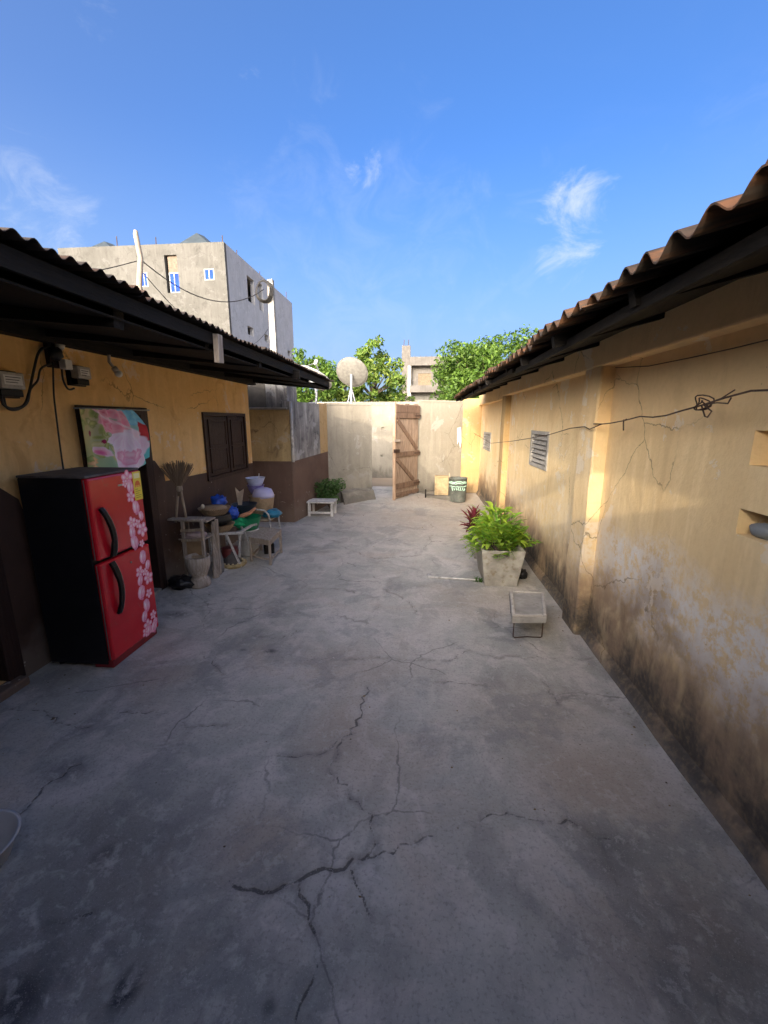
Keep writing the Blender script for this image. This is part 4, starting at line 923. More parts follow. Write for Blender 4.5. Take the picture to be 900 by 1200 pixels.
# printed blossoms, lying on the doors
PK = [(.90, .45, .55), (.95, .62, .70), (.80, .16, .32), (.96, .80, .84)]
def fp(px, py):
    p = onX(px, py, FX); yR = 3.006 + .066 * (1 - p.z / 1.36)
    return FY0 + (p.y - 2.497) * (FY1 - FY0) / (yR - 2.497) - .008, max(.10, p.z)
flow = MB(); rf = random.Random(5); lay = [0]
def disc(y, z, ry, rz, ang, cin, cout, seg=10, tip=0):
    lay[0] += 1; x = FX + .0006 + lay[0] * .000012; ca, sa = math.cos(ang), math.sin(ang)
    b = len(flow.v); flow.v.append(Vector((x, y + rz * .15 * -sa, z + rz * .15 * ca))); flow.c.append(cin)
    for k in range(seg):
        a_ = 2 * math.pi * k / seg; u, w_ = ry * math.cos(a_), rz * math.sin(a_)
        if tip and w_ > 0: u *= 1 - .55 * (w_ / rz) ** 2
        flow.v.append(Vector((x, y + u * ca - w_ * sa, z + u * sa + w_ * ca))); flow.c.append(cout)
    flow.f += [(b, b + 1 + k, b + 1 + (k + 1) % seg) for k in range(seg)]
def blossom(y, z, r):
    base = rf.uniform(0, 6)
    for k in range(5):
        a_ = base + k * 1.2566; disc(y - math.sin(a_) * r * .55, z + math.cos(a_) * r * .55, r * .40, r * .52, a_, (.97, .80, .86), PK[2])
    disc(y, z, r * .18, r * .18, 0, (.95, .9, .55), (.75, .12, .25))
def bud(y, z, r):
    g = rf.uniform(-.5, .3)
    disc(y, z, r * .72, r, g, (.95, .74, .82), (.85, .30, .46)); disc(y - r * .22, z + r * .05, r * .40, r * .85, g + .25, (.97, .86, .90), (.90, .42, .56), tip=1); disc(y + r * .28, z, r * .36, r * .8, g - .3, (.93, .62, .72), (.78, .22, .38), tip=1)
    disc(y, z - r * .9, r * .3, r * .2, g, (.8, .25, .4), (.7, .16, .3))
C4 = lambda x, y: fp(x / 4, 520 + y / 4)
for (x_, y_, k, s_) in [(585, 165, 0, 32), (600, 205, 1, 26), (605, 250, 0, 24), (575, 188, 0, 16), (630, 300, 1, 28), (655, 338, 1, 20), (612, 372, 0, 25), (640, 375, 0, 18), (662, 402, 0, 30), (616, 416, 1, 24), (628, 463, 1, 30), (662, 468, 0, 16),
                        (668, 530, 1, 28), (692, 565, 1, 20), (655, 600, 0, 24), (680, 600, 0, 17), (698, 626, 0, 28), (658, 640, 1, 22), (665, 695, 1, 30), (702, 697, 0, 20), (692, 752, 1, 28), (682, 805, 1, 24), (725, 795, 0, 20), (735, 830, 1, 22), (700, 845, 0, 27), (690, 878, 0, 22), (735, 880, 1, 26), (712, 915, 0, 22), (708, 885, 1, 18)]:
    y, z = C4(x_, y_); r = s_ / 4 * .0062 * 1.25
    (bud if k else blossom)(y, z, r)
obj('flower_print', flow, M['print'], fr)
# energy label: yellow sheet with a red gauge, and a silver maker's badge
lb = MB(); lx = FX + .0022
y0, z0 = 2.945, 1.155; y1, z1 = 3.035, 1.372
def rect(mb, ya, yb, za, zb, col, x): mb.add([(x, ya, za), (x, yb, za), (x, yb, zb), (x, ya, zb)], [(0, 1, 2, 3)], col)
rect(lb, y0, y1, z0, z1, (.80, .62, .06), lx); rect(lb, y0 + .012, y1 - .012, z1 - .05, z1 - .012, (.85, .78, .40), lx + .0004)
v = [(lx + .0006, (y0 + y1) / 2, z1 - .105)]; cs = [(.75, .20, .05)]
for k in range(9):
    a_ = math.pi * k / 8; v.append((lx + .0006, (y0 + y1) / 2 + .03 * math.cos(a_), z1 - .105 + .038 * math.sin(a_)))
lb.add(v, [(0, k + 1, k + 2) for k in range(8)], (.62, .12, .03))
for k, w_ in enumerate((.05, .062, .04, .055, .03)): rect(lb, y0 + .014, y0 + .014 + w_, z0 + .018 + k * .016, z0 + .023 + k * .016, (.35, .24, .05), lx + .0006)
for k in range(3): rect(lb, y0 + .014 + k * .024, y0 + .03 + k * .024, z0 + .100, z0 + .110, (.75, .15, .08), lx + .0006)
obj('energy_label', lb, M['print'], fr)
y, z = C4(553, 196); obj('badge', MB().box(FX - .002, FX + .004, y - .022, y + .018, z - .006, z + .006), M['steel'], fr, bevel=.001)
y, z = C4(612, 556); obj('lock', MB().tube([(FX - .002, y, z), (FX + .004, y, z)], .008, 10), M['steel'], fr)

# ================================================================== DOOR CURTAIN
def paint(h, w, base):
    yy, xx = np.mgrid[0:1:h * 1j, 0:1:w * 1j]; im = np.array(base(xx, yy), float).transpose(1, 2, 0) if callable(base) else np.ones((h, w, 3)) * base
    def pet(cx, cy, rx, ry, ang, c0, c1, soft=.12):
        ca, sa = math.cos(ang), math.sin(ang); u = ((xx - cx) * ca + (yy - cy) * sa) / rx; q = (-(xx - cx) * sa + (yy - cy) * ca) / ry
        r = np.sqrt(u * u + q * q) + .06 * np.sin(7 * np.arctan2(q, u) + cx * 20); a = np.clip((1 - r) / soft, 0, 1)[..., None]
        col = np.array(c0) * (1 - np.clip(r, 0, 1)[..., None] ** 1.5) + np.array(c1) * np.clip(r, 0, 1)[..., None] ** 1.5
        im[:] = im * (1 - a) + col * a
    return im, pet
HN, WN = 110, 150
im, pet = paint(HN, WN, lambda x, y: [.42 + .25 * y - .30 * x, .50 + .10 * x, .22 + .40 * x])
rp = random.Random(2)
for k in range(26): pet(rp.uniform(0, .42), rp.uniform(.2, 1), rp.uniform(.05, .13), rp.uniform(.03, .06), rp.uniform(0, 3.1), rp.choice([(.62, .62, .25), (.45, .52, .20), (.70, .66, .40), (.30, .38, .12)]), rp.choice([(.25, .30, .08), (.5, .5, .2)]))
for k in range(8): pet(rp.uniform(.75, 1), rp.uniform(.3, 1), .12, .07, rp.uniform(0, 3), (.35, .72, .85), (.20, .55, .75))
pet(.98, .55, .06, .22, .15, (.75, .08, .08), (.5, .03, .04)); pet(.9, .3, .1, .05, 1.1, (.45, .75, .45), (.2, .5, .3))
for k in range(9): a_ = k * .7; pet(.50 + .15 * math.cos(a_), .84 + .12 * math.sin(a_), .17, .09, a_ + 1.2, rp.choice([(.80, .10, .25), (.90, .25, .40), (.65, .05, .15)]), (.92, .55, .62))
for k in range(5): pet(.30 + .09 * k, .93 - .05 * k, .12, .022, -.7, (.97, .82, .86), (.9, .4, .5))
for k in range(16): a_ = k * 1.1; r_ = .26 * (1 - k / 18); pet(.66 + r_ * .7 * math.cos(a_), .30 + r_ * math.sin(a_), .06 + .17 * (1 - k / 16), .05 + .12 * (1 - k / 16), a_ + 1.57, (.95, .72, .80) if k % 2 else (.88, .60, .74), (.80, .30, .48) if k > 8 else (.90, .78, .88))
for k in range(7): pet(.45 + .05 * k, .55 - .02 * k, .16, .06, .5 + .25 * k, (.85, .66, .82), (.92, .84, .93))
pet(.24, .33, .12, .07, -.5, (.90, .45, .60), (.85, .72, .82)); pet(.22, .31, .07, .04, -.5, (.80, .15, .40), (.88, .4, .55))
for k in range(6): pet(rp.uniform(.05, .25), rp.uniform(.05, .25), .08, .035, rp.uniform(-1, 1), (.88, .62, .35), (.75, .42, .2))
pet(.26, .49, .035, .035, 0, (.40, .03, .10), (.3, .02, .06)); pet(.12, .62, .03, .05, 0, (.35, .06, .10), (.3, .1, .1))
cm = MB()
for j in range(HN):
    vv = j / (HN - 1)
    for i in range(WN):
        uu = i / (WN - 1)
        yR = 3.735 + .13 * min(1, (1 - vv) / .35) ** .7 + .05 * (1 - vv)
        y = 3.12 + (yR - 3.12) * uu; zb = 1.31 + .02 * math.sin(uu * 9) + max(0, uu - .72) * .30
        z = zb + (1.845 - zb) * vv
        x = XL + .055 + .026 * math.sin(uu * 19 + vv * 2.4 + math.sin(uu * 5)) * (1.15 - vv * .75) + .014 * math.sin(uu * 41 - vv * 4) * (.4 + .6 * uu) + .02 * (1 - vv) * uu
        cm.v.append(Vector((x, y, z))); cm.c.append(tuple(np.clip(im[j, i], 0, 1)))
for j in range(HN - 1): cm.f += [(j * WN + i, j * WN + i + 1, (j + 1) * WN + i + 1, (j + 1) * WN + i) for i in range(WN - 1)]
tag(obj('door_curtain', cm, M['cloth_print'], loc=(XL + .04, 3.5, 1.3) if 0 else None, smooth=True, solid=.003), 'floral cloth curtain with pink roses hanging in the doorway behind the fridge', 'curtain')
tag(obj('curtain_rod', MB().tube([(XL + .045, 3.09, 1.845), (XL + .045, 4.0, 1.85)], .007, 8), M['steel'], smooth=True), 'thin steel rod holding the floral door curtain', 'rod')

# ================================================================== METERS AND CABLES
M['meter'] = simple('grey_meter_case', (.42, .40, .36), .5, .12, 20, dirt=((.2, .15, .1), .5)); M['paper'] = simple('white_paper_label', (.72, .71, .68), .8, .05, 20)
def meter(label, y0, y1, z0, z1):
    t = thing('electricity_meter', label, 'meter', (XL + .05, (y0 + y1) / 2, z0))
    obj('back_plate', MB().box(XL - .005, XL + .03, y0 - .012, y1 + .012, z0 - .02, z1 + .012), M['handle'], t, bevel=.004)
    obj('case', MB().box(XL + .03, XL + .095, y0, y1, z0 + .035, z1), M['meter'], t, bevel=.008)
    obj('terminal_cover', MB().box(XL + .03, XL + .075, y0 + .006, y1 - .006, z0 - .012, z0 + .033), M['handle'], t, bevel=.004)
    obj('face_label', MB().box(XL + .0955, XL + .097, y0 + .02, y1 - .02, z0 + .06, z1 - .02), M['paper'], t)
    for k in range(3): obj('print_line', MB().box(XL + .0972, XL + .0976, y0 + .03, y1 - .03 - .012 * k, z1 - .035 - k * .016, z1 - .031 - k * .016), M['handle'], t)
meter('electricity meter with white face label, away from the doorway', 2.50, 2.665, 1.915, 2.055); meter('dull grey electricity meter on the ochre wall above the curtained doorway', 3.125, 3.255, 2.035, 2.16)
jb = thing('junction_box', 'dark cable junction with small pale fuse box under the eave', 'electric box', (XL + .03, 3.03, 2.15))
obj('cleat_board', MB().box(XL - .004, XL + .03, 2.955, 3.045, 2.13, 2.31), M['brownwood'], jb, bevel=.004)
obj('fuse_box', MB().box(XL + .03, XL + .085, 3.03, 3.095, 2.125, 2.195), M['paper'], jb, bevel=.006)
obj('insulator', MB().blob((XL + .06, 3.03, 2.285), (.03, .035, .03), 10, 7, .15), M['meter'], jb, smooth=True)
obj('cable_knot', MB().blob((XL + .06, 2.99, 2.225), (.035, .05, .045), 12, 8, .5, 4), M['black_rubber'], jb, smooth=True)
X1 = XL + .035
def cable(label, pts, r=.009, name='wall_cable'):
    P_ = [Vector((X1 if len(q) < 3 else q[2], *q[:2])) for q in pts]
    # smooth the polyline
    Q = [P_[0]]
    for i in range(len(P_) - 1):
        p_1 = P_[max(i - 1, 0)]; a_, b_ = P_[i], P_[i + 1]; p2 = P_[min(i + 2, len(P_) - 1)]
        for k in range(1, 7):
            s_ = k / 6; Q.append(.5 * ((2 * a_) + (b_ - p_1) * s_ + (2 * p_1 - 5 * a_ + 4 * b_ - p2) * s_ ** 2 + (3 * a_ - p_1 - 3 * b_ + p2) * s_ ** 3))
    return tag(obj(name, MB().tube(Q, r, 6), M['black_rubber'], smooth=True), label, 'cable')
def wp(px, py):
    p = onX(px, py, X1); return (p.y, p.z)
cable('black cable looping from the junction down to the white labelled meter', [wp(58, 405), wp(46, 412), wp(40, 432), wp(34, 460), wp(28, 475), wp(15, 479), wp(4, 474), wp(1, 462)])
cable('second black cable looping lower beside the white labelled meter', [wp(60, 426), wp(48, 432), wp(44, 446), wp(36, 456), wp(32, 472), wp(20, 480), wp(8, 478), wp(4, 462)], .007)
cable('thin black cable running straight down the ochre wall to the fridge', [wp(62, 424), wp(63, 460), wp(65, 480), wp(70, 520), wp(74, 548), wp(76, 560)], .006)
cable('short black cable hanging under the dull grey meter by the doorway', [wp(72, 428), wp(74, 445), wp(80, 456), wp(87, 455)], .007)
cable('black service cable dropping from the eave to the junction', [wp(48, 376), wp(50, 392), wp(58, 404), wp(60, 412)], .010)
lp = thing('wall_lamp', 'bare bulb on a bent pipe holder under the black eave', 'lamp', (XL + .05, 3.67, 2.15))
a_, b_, c_ = onX(127, 403, XL + .06), onX(128, 424, XL + .06), onX(139, 438, XL + .10)
obj('holder_pipe', MB().tube([a_, b_, b_.lerp(c_, .7)], .013, 8), M['meter'], lp, smooth=True)
obj('bulb', MB().blob(c_, (.030, .034, .030), 14, 10, 0), M['paper'], lp, smooth=True)
obj('socket', MB().tube([b_.lerp(c_, .45), b_.lerp(c_, .85)], .024, 10), M['meter'], lp, smooth=True)

# ================================================================== THINGS STORED ALONG THE LEFT WALL
# broom of palm ribs standing head up
br = thing('palm_broom', 'palm rib broom standing head up against the brown dado', 'broom', (-2.6, 4.22, .7))
nk = Vector((-2.58, 4.22, 1.06)); M['straw'] = wood('dry_palm_rib', (.30, .215, .14), (.15, .10, .065)); mb = MB()
for k in range(170):
    f_ = rnd.uniform(-1, 1); d_ = rnd.uniform(-1, 1); top = Vector((-2.585 + f_ * .135 + d_ * .01, 4.22 + f_ * .06 + d_ * .035, 1.325 + rnd.uniform(-.03, .02) - .05 * f_ * f_))
    mb.tube([nk + Vector((f_ * .018, d_ * .018, -.10)), nk + Vector((f_ * .02, d_ * .02, 0)), nk.lerp(top, .55) + Vector((f_ * .012, 0, 0)), top], [.0035, .0035, .003, .0022], 4)
obj('bristles', mb, M['straw'], br, kind='stuff'); obj('binding', MB().lathe([(.026, 0), (.032, .015), (.030, .05), (.026, .06)], nk + Vector((0, 0, -.05)), 12), M['palewood'], br, smooth=True)
for dx in (-.075, .055): obj('handle', MB().tube([nk + Vector((dx * .2, 0, -.03)), (-2.585 + dx, 4.215, .665)], .013, 8), M['palewood'], br, smooth=True)
# wooden rack
rk = thing('wooden_rack', 'rickety bare wood rack behind the wooden mortar with a cardboard panel', 'rack', (-2.5, 4.3, 0))
rx0, rx1, ry0, ry1 = -2.66, -2.345, 4.16, 4.42
for x_, y_, top in ((rx0 + .10, ry0, .70), (rx1, ry0, .70), (rx0, ry1, .66), (rx1 + .03, ry1, .66)): obj('leg', MB().bar((x_, y_, 0), (x_ + .01, y_, top), .03, .034, up=(0, 1, 0)), M['greywood'], rk, bevel=.003)
obj('top_board', MB().box(rx0 - .04, rx1 + .02, ry0 - .03, ry0 + .07, .702, .722), M['greywood'], rk, bevel=.003); obj('top_board', MB().box(rx0, rx1 + .02, ry0 + .09, ry1 + .03, .663, .681), M['greywood'], rk, bevel=.003)
for z_ in (.60, .49, .30): obj('rung', MB().bar((rx0 + .09, ry0 - .018, z_ - .01), (rx1 + .02, ry0 - .018, z_ + .01), .022, .028), M['palewood'], rk, bevel=.003)
obj('shelf', MB().box(rx0 + .03, rx1, ry0 + .02, ry1, .475, .488), M['greywood'], rk)
obj('cardboard_panel', MB().box(rx0 + .09, rx1 - .02, ry0 + .02, ry0 + .028, .305, .472), simple('brown_cardboard', (.30, .20, .11), .9, .15), rk)
M['rag'] = simple('dusty_pink_rag', (.46, .36, .35), .9, .2, 12, bump=.6, bscale=30)
tag(obj('folded_rag', MB().blob((-2.49, 4.24, .525), (.13, .09, .045), 18, 10, .6, 3.5, flat=.036), M['rag'], smooth=True), 'dusty pinkish rag bundled on the wooden rack', 'rag')
# mortar
M['mortarwood'] = wood('pale_worn_mortar_wood', (.52, .46, .40), (.30, .25, .20))
mo = gnd(229, 690)
mt = tag(obj('wooden_mortar', MB().lathe([(.001, .0), (.105, .0), (.115, .02), (.105, .07), (.075, .105), (.072, .12), (.10, .16), (.120, .24), (.128, .33), (.122, .335), (.108, .32), (.09, .22), (.001, .19)], (mo.x, mo.y + .10, 0), 28, wob=.05), M['mortarwood'], smooth=True), 'pale carved wooden mortar standing before the rack', 'mortar')
b_ = gnd(207, 692)
M['blackbag'] = simple('black_plastic_bag', (.012, .012, .014), .32, .3, 20, bump=.8, bscale=18)
tag(obj('plastic_bag', MB().blob((b_.x + .01, b_.y + .09, .05), (.14, .11, .075), 22, 12, .5, 2.8, flat=.05), M['blackbag'], smooth=True), 'crumpled black plastic bag on the floor beside the mortar', 'bag')
# grey board leaning on the rack
tag(obj('leaning_board', MB().bar((-2.30, 4.30, 0.003), (-2.355, 4.47, .62), .085, .022, up=(1, -.3, 0)), M['greywood'], bevel=.003), 'narrow grey board leaning against the end of the wooden rack', 'board')
M['greystone'] = simple('smooth_grey_pestle', (.20, .19, .18), .7, .2)
tag(obj('stone_jar', MB().lathe([(.001, 0), (.05, 0), (.058, .05), (.05, .16), (.035, .24), (.034, .26), (.001, .26)], (-2.36, 4.50, 0), 18), M['greystone'], smooth=True), 'slim dark grey jar standing beside the leaning board', 'jar')
# trestle: pale angle-iron folding frame
M['palesteel'] = simple('pale_painted_steel', (.48, .47, .45), .5, .15, 14, dirt=((.16, .10, .06), .8))
tr = thing('folding_trestle', 'pale steel folding trestle holding the stacked basins', 'trestle', (-2.4, 4.75, 0))
A0, A1 = Vector((-2.52, 4.60, .43)), Vector((-2.12, 4.70, .43)); dy = Vector((0, .42, 0))
for q_ in (Vector((0, 0, 0)), dy):
    obj('top_bar', MB().bar(A0 + q_, A1 + q_, .04, .028), M['palesteel'], tr, bevel=.003)
    obj('leg', MB().bar(A0 + q_ + Vector((.02, .0, -.013)), Vector((-2.50, 4.60, 0)) + q_, .026, .026), M['palesteel'], tr)
    obj('leg', MB().bar(A0.lerp(A1, .55) + q_ + Vector((0, -.03, -.01)), Vector((-2.16, 4.66, 0)) + q_, .026, .022), M['palesteel'], tr)
    obj('brace', MB().bar(A1 + q_ + Vector((-.06, .03, -.01)), Vector((-2.20, 4.71, .12)) + q_, .02, .02), M['palesteel'], tr)
obj('cross_bar', MB().bar(A0 + Vector((.05, 0, 0)), A0 + dy + Vector((.05, 0, 0)), .026, .026), M['palesteel'], tr); obj('cross_bar', MB().bar(A1 + Vector((-.05, 0, 0)), A1 + dy + Vector((-.05, 0, 0)), .026, .026), M['palesteel'], tr)
# vessels on the trestle
def bowl_prof(r0, r1, h, t=.008): return [(.001, 0), (r0, 0), ((r0 * .45 + r1 * .55), h * .45), (r1, h), (r1 + t * .6, h + t * .5), (r1 - t, h), ((r0 * .45 + r1 * .55) - t, h * .5), (r0 - t, t), (.001, t)]
def woven(name, a, b):
    if name in MATS: return MATS[name]
    t = NT(name); v = t.obj(); x_, y_, z_ = t.xyz(v)
    an = t.math('ARCTAN2', y_, x_); k = t.add(t.mul(t.math('SINE', t.mul(an, 44)), t.math('SINE', t.mul(z_, 320))), 0)
    c = t.mix(t.ramp(k, -.4, .5), a, b); c = t.mix(t.mul(t.ramp(t.noise(7, 5, v), .45, .7), .5), c, tuple(q * .5 for q in a))
    MATS[name] = t.done(c, .85, t.bump(k, .7, .01)); return MATS[name]
M['weave'] = woven('tan_woven_cane', (.42, .29, .165), (.62, .46, .29)); M['weave2'] = woven('brown_woven_cane', (.33, .22, .125), (.52, .37, .225))
zt = .445
def vessel(name, label, cat, prof, c, mat, seg=28, group=None, sq=(1, 1), wob=0):
    return tag(obj(name, MB().lathe(prof, c, seg, sq=sq, wob=wob), mat, loc=c, smooth=True), label, cat, group)
vessel('woven_tray', 'shallow tan woven basket at the bottom of the stack on the trestle', 'basket', bowl_prof(.11, .17, .085), (-2.42, 4.72, zt), M['weave'])
M['blackpot'] = simple('sooty_black_pot', (.018, .017, .016), .5, .3, 12)
vessel('cooking_pot', 'sooty black round pot between the two brown baskets', 'pot', [(.001, 0), (.09, .0), (.145, .05), (.15, .085), (.135, .12), (.14, .13), (.12, .13), (.001, .10)], (-2.44, 4.74, zt + .072), M['blackpot'])
vessel('woven_bowl', 'wide brown woven bowl on top of the black pot', 'basket', bowl_prof(.12, .185, .085), (-2.47, 4.72, zt + .198), M['weave2'])
vessel('woven_tray', 'small tan woven tray nested upside down in the wide brown bowl', 'tray', [(.001, 0), (.13, 0), (.145, .05), (.10, .08), (.001, .085)], (-2.48, 4.75, zt + .222), M['weave'])
M['bluebag'] = simple('blue_plastic_bag', (.015, .085, .52), .3, .3, 14, bump=.9, bscale=22)
tag(obj('plastic_bag', MB().blob((-2.50, 4.90, zt + .33), (.09, .08, .075), 18, 12, .6, 3, seed=2), M['bluebag'], smooth=True), 'scrunched blue plastic bag on top behind the woven bowl', 'bag')
tag(obj('plastic_bag', MB().blob((-2.345, 4.92, zt + .185), (.075, .07, .075), 18, 12, .6, 3, seed=3), M['bluebag'], smooth=True), 'scrunched blue plastic bag wedged between bowl and black basin', 'bag')
tag(obj('onion', MB().blob((-2.56, 4.62, zt + .315), (.022, .022, .03), 10, 8, .1), simple('pale_onion', (.62, .55, .42), .6), smooth=True), 'small pale onion on the wide brown bowl', 'onion')
# white bucket, green tub, black basin
M['wbucket'] = simple('white_bucket_plastic', (.64, .64, .62), .45, .06, 8, dirt=((.35, .32, .27), .5)); M['green'] = simple('green_tub_plastic', (.015, .25, .11), .4, .15); M['greencloth'] = simple('green_cloth', (.015, .38, .17), .85, .25, 10, bump=.6, bscale=40)
M['navy'] = simple('dark_navy_basin', (.02, .028, .04), .4, .2)
wbk = thing('plastic_bucket', 'white plastic bucket standing under the green tub', 'bucket', (-2.285, 5.20, 0))
obj('shell', MB().lathe([(.001, 0), (.110, 0), (.118, .02), (.136, .33), (.145, .335), (.145, .35), (.132, .35), (.108, .02), (.001, .012)], (-2.285, 5.20, 0), 30), M['wbucket'], wbk, smooth=True)
obj('wire_handle', MB().tube([(-2.285 + .145 * math.cos(a_), 5.20 - .03 - .02 * math.sin(a_), .34 - .13 * math.sin(a_)) for a_ in [math.pi * k / 12 for k in range(13)]], .004, 6), M['steel'], wbk, smooth=True)
vessel('plastic_tub', 'green plastic tub resting in the white bucket', 'tub', bowl_prof(.115, .175, .17), (-2.275, 5.19, .345), M['green'])
tag(obj('green_cloth', MB().blob((-2.36, 5.02, .50), (.12, .07, .075), 22, 14, .7, 2.6, seed=6), M['greencloth'], smooth=True), 'bright green cloth hanging over the rim of the green tub', 'cloth')
vessel('plastic_basin', 'dark navy basin set inside the green tub', 'basin', bowl_prof(.10, .165, .13), (-2.33, 5.24, .545), M['navy'])
tag(obj('orange_rag', MB().tube([(-2.32, 5.01, .555), (-2.24, 5.00, .575), (-2.17, 5.04, .60), (-2.115, 5.10, .655)], [.02, .028, .026, .014], 8), simple('orange_rag_cloth', (.58, .27, .15), .9, .2, bump=.5), smooth=True), 'rolled orange rag draped across the rim of the green tub', 'rag')
tag(obj('cardboard_flap', MB().prism([(-2.42, 5.26, .655), (-2.37, 5.26, .655), (-2.335, 5.275, .87), (-2.40, 5.275, .83), (-2.45, 5.272, .885)], (0, 1, 0), .008), simple('pale_cardboard', (.46, .38, .29), .9)), 'torn pale cardboard piece sticking up out of the navy basin', 'cardboard')
# red brown pot, brazier tray, paper under the trestle
vessel('clay_pot', 'red brown enamel pot under the folding trestle', 'pot', [(.001, 0), (.07, 0), (.11, .045), (.118, .09), (.095, .135), (.10, .145), (.07, .15), (.001, .155)], (-2.37, 4.82, .06), simple('red_brown_enamel', (.16, .035, .032), .3, .2))
tag(obj('brick', MB().box(-2.44, -2.28, 4.77, 4.87, 0, .06), M['concrete'], bevel=.006), 'grey concrete brick supporting the red brown pot', 'brick')
ty = gnd(270, 666)
ck = thing('charcoal_stove', 'low round charcoal stove with yellowish rim and dark cone cover', 'stove', (ty.x, ty.y + .10, 0))
obj('rim_tray', MB().lathe([(.001, 0), (.13, 0), (.15, .02), (.155, .05), (.145, .055), (.12, .03), (.001, .03)], (ty.x, ty.y + .10, 0), 30, wob=.03), simple('yellowish_clay_rim', (.40, .31, .15), .8, .3, 22), ck, smooth=True)
obj('cone_cover', MB().lathe([(.115, .03), (.10, .06), (.05, .15), (.02, .20), (.001, .205)], (ty.x - .04, ty.y + .14, 0), 22, wob=.06), simple('dark_grey_cover', (.11, .10, .095), .8, .3), ck, smooth=True)
for k in range(14): obj('coal_lump', MB().blob((ty.x + .126 * math.cos(k * .45 - 1.2), ty.y + .10 + .126 * math.sin(k * .45 - 1.2), .052), .014, 7, 5, .4, 3, seed=k), simple('ash_lump', (.50, .42, .26), .9), ck)
pp = gnd(258, 667); tag(obj('paper_sheet', MB().prism([(pp.x - .07, pp.y - .05, .004), (pp.x + .09, pp.y - .07, .004), (pp.x + .12, pp.y + .10, .006), (pp.x - .02, pp.y + .13, .004)], (0, 0, 1), .003), M['paper']), 'torn white paper lying on the floor beside the charcoal stove', 'paper')
# small table
tb = thing('small_table', 'small bare wood table with four thin legs and a low stretcher', 'table', (-2.03, 5.15, 0))
c = [gnd(291, 629, .33), gnd(316, 633, .33), gnd(330, 620, .33), gnd(304, 617, .33)]
obj('top', MB().prism([(q.x, q.y, .308) for q in c], (0, 0, 1), .024), M['greywood'], tb, bevel=.004)
ctr = sum(c, Vector()) / 4; lg = [q.lerp(Vector((ctr.x, ctr.y, q.z)), .10) for q in c]
for q in lg: obj('leg', MB().bar((q.x, q.y, 0), (q.x, q.y, .308), .028, .028, up=(0, 1, 0)), M['greywood'], tb, bevel=.003)
for a_, b_ in ((0, 1), (1, 2), (3, 0), (2, 3)):
    obj('apron', MB().bar((lg[a_].x, lg[a_].y, .278), (lg[b_].x, lg[b_].y, .278), .014, .05), M['greywood'], tb)
    if a_ != 2: obj('stretcher', MB().bar((lg[a_].x, lg[a_].y, .07), (lg[b_].x, lg[b_].y, .07), .016, .02), M['greywood'], tb)
for k, (x_, y_) in enumerate(((-2.06, 5.22), (-1.99, 5.26))):
    vessel('bottle', ('dark brown bottle under the small table, on the side of the white bucket', 'dark brown bottle under the small table, on the side of the open floor')[k], 'bottle', [(.001, 0), (.03, 0), (.032, .12), (.012, .17), (.012, .21), (.001, .21)], (x_, y_, 0), simple('dark_bottle_glass', (.02, .012, .008), .12, .1, bump=0), 14, 'bottles under the small table')
# chair with bent tube, wicker basket and bowls on it
ch = thing('tube_chair', 'old chair of bent pale steel tube carrying the wicker basket', 'chair', (-2.25, 5.6, 0))
X_, Y_ = -2.26, 5.62
obj('seat', MB().box(X_ - .21, X_ + .21, Y_ - .20, Y_ + .20, .40, .425), simple('tan_chair_seat', (.42, .34, .25), .7), ch, bevel=.01)
for sx in (-1, 1):
    for sy in (-1, 1): obj('leg', MB().tube([(X_ + sx * .19, Y_ + sy * .18, .40), (X_ + sx * .20, Y_ + sy * .20, .0)], .012, 8), M['palesteel'], ch, smooth=True)
obj('arm_loop', MB().tube([(X_ + .20, Y_ - .19, .40), (X_ + .19, Y_ - .22, .50), (X_ + .15, Y_ - .24, .56), (X_ + .02, Y_ - .25, .575), (X_ - .06, Y_ - .24, .56), (X_ - .10, Y_ - .21, .50), (X_ - .11, Y_ - .19, .40)], .013, 8), M['palesteel'], ch, smooth=True)
tag(obj('plastic_bag', MB().blob((X_ + .17, Y_ - .02, .475), (.13, .15, .06), 20, 12, .45, 3, flat=.048, seed=9), simple('turquoise_plastic_bag', (.02, .20, .34), .35, .25, 14, bump=.8, bscale=20), smooth=True), 'turquoise plastic bag squashed under the wicker basket', 'bag')
vessel('wicker_basket', 'tall tan wicker basket standing on the tube chair', 'basket', [(.001, 0), (.13, 0), (.14, .02), (.175, .24), (.182, .25), (.168, .25), (.13, .03), (.001, .02)], (X_ + .02, Y_ + .02, .47), M['weave'], 32)
M['lilac'] = simple('pale_lilac_plastic', (.46, .45, .68), .35, .08); M['bluewhite'] = simple('blue_white_enamel', (.52, .58, .76), .3, .12)
vessel('plastic_tub', 'round pale lilac plastic bowl upside down in the wicker basket', 'bowl', [(.15, 0), (.148, .04), (.12, .11), (.07, .13), (.001, .135)], (X_ + .05, Y_ + .0, .70), M['lilac'])
vessel('enamel_bowl', 'blue white enamel bowl stacked behind the lilac bowl', 'bowl', bowl_prof(.08, .135, .12), (X_ - .10, Y_ + .12, .835), M['bluewhite'])
vessel('enamel_bowl', 'deeper purple bowl beneath the blue white enamel bowl', 'bowl', bowl_prof(.07, .12, .12), (X_ - .10, Y_ + .12, .73), simple('purple_plastic', (.25, .22, .50), .4))
tag(obj('white_stick', MB().tube([(X_ - .05, Y_ + .10, .86), (X_ - .03, Y_ + .10, 1.02)], .006, 6), M['paper']), 'thin white spoon handle standing in the enamel bowl', 'spoon')

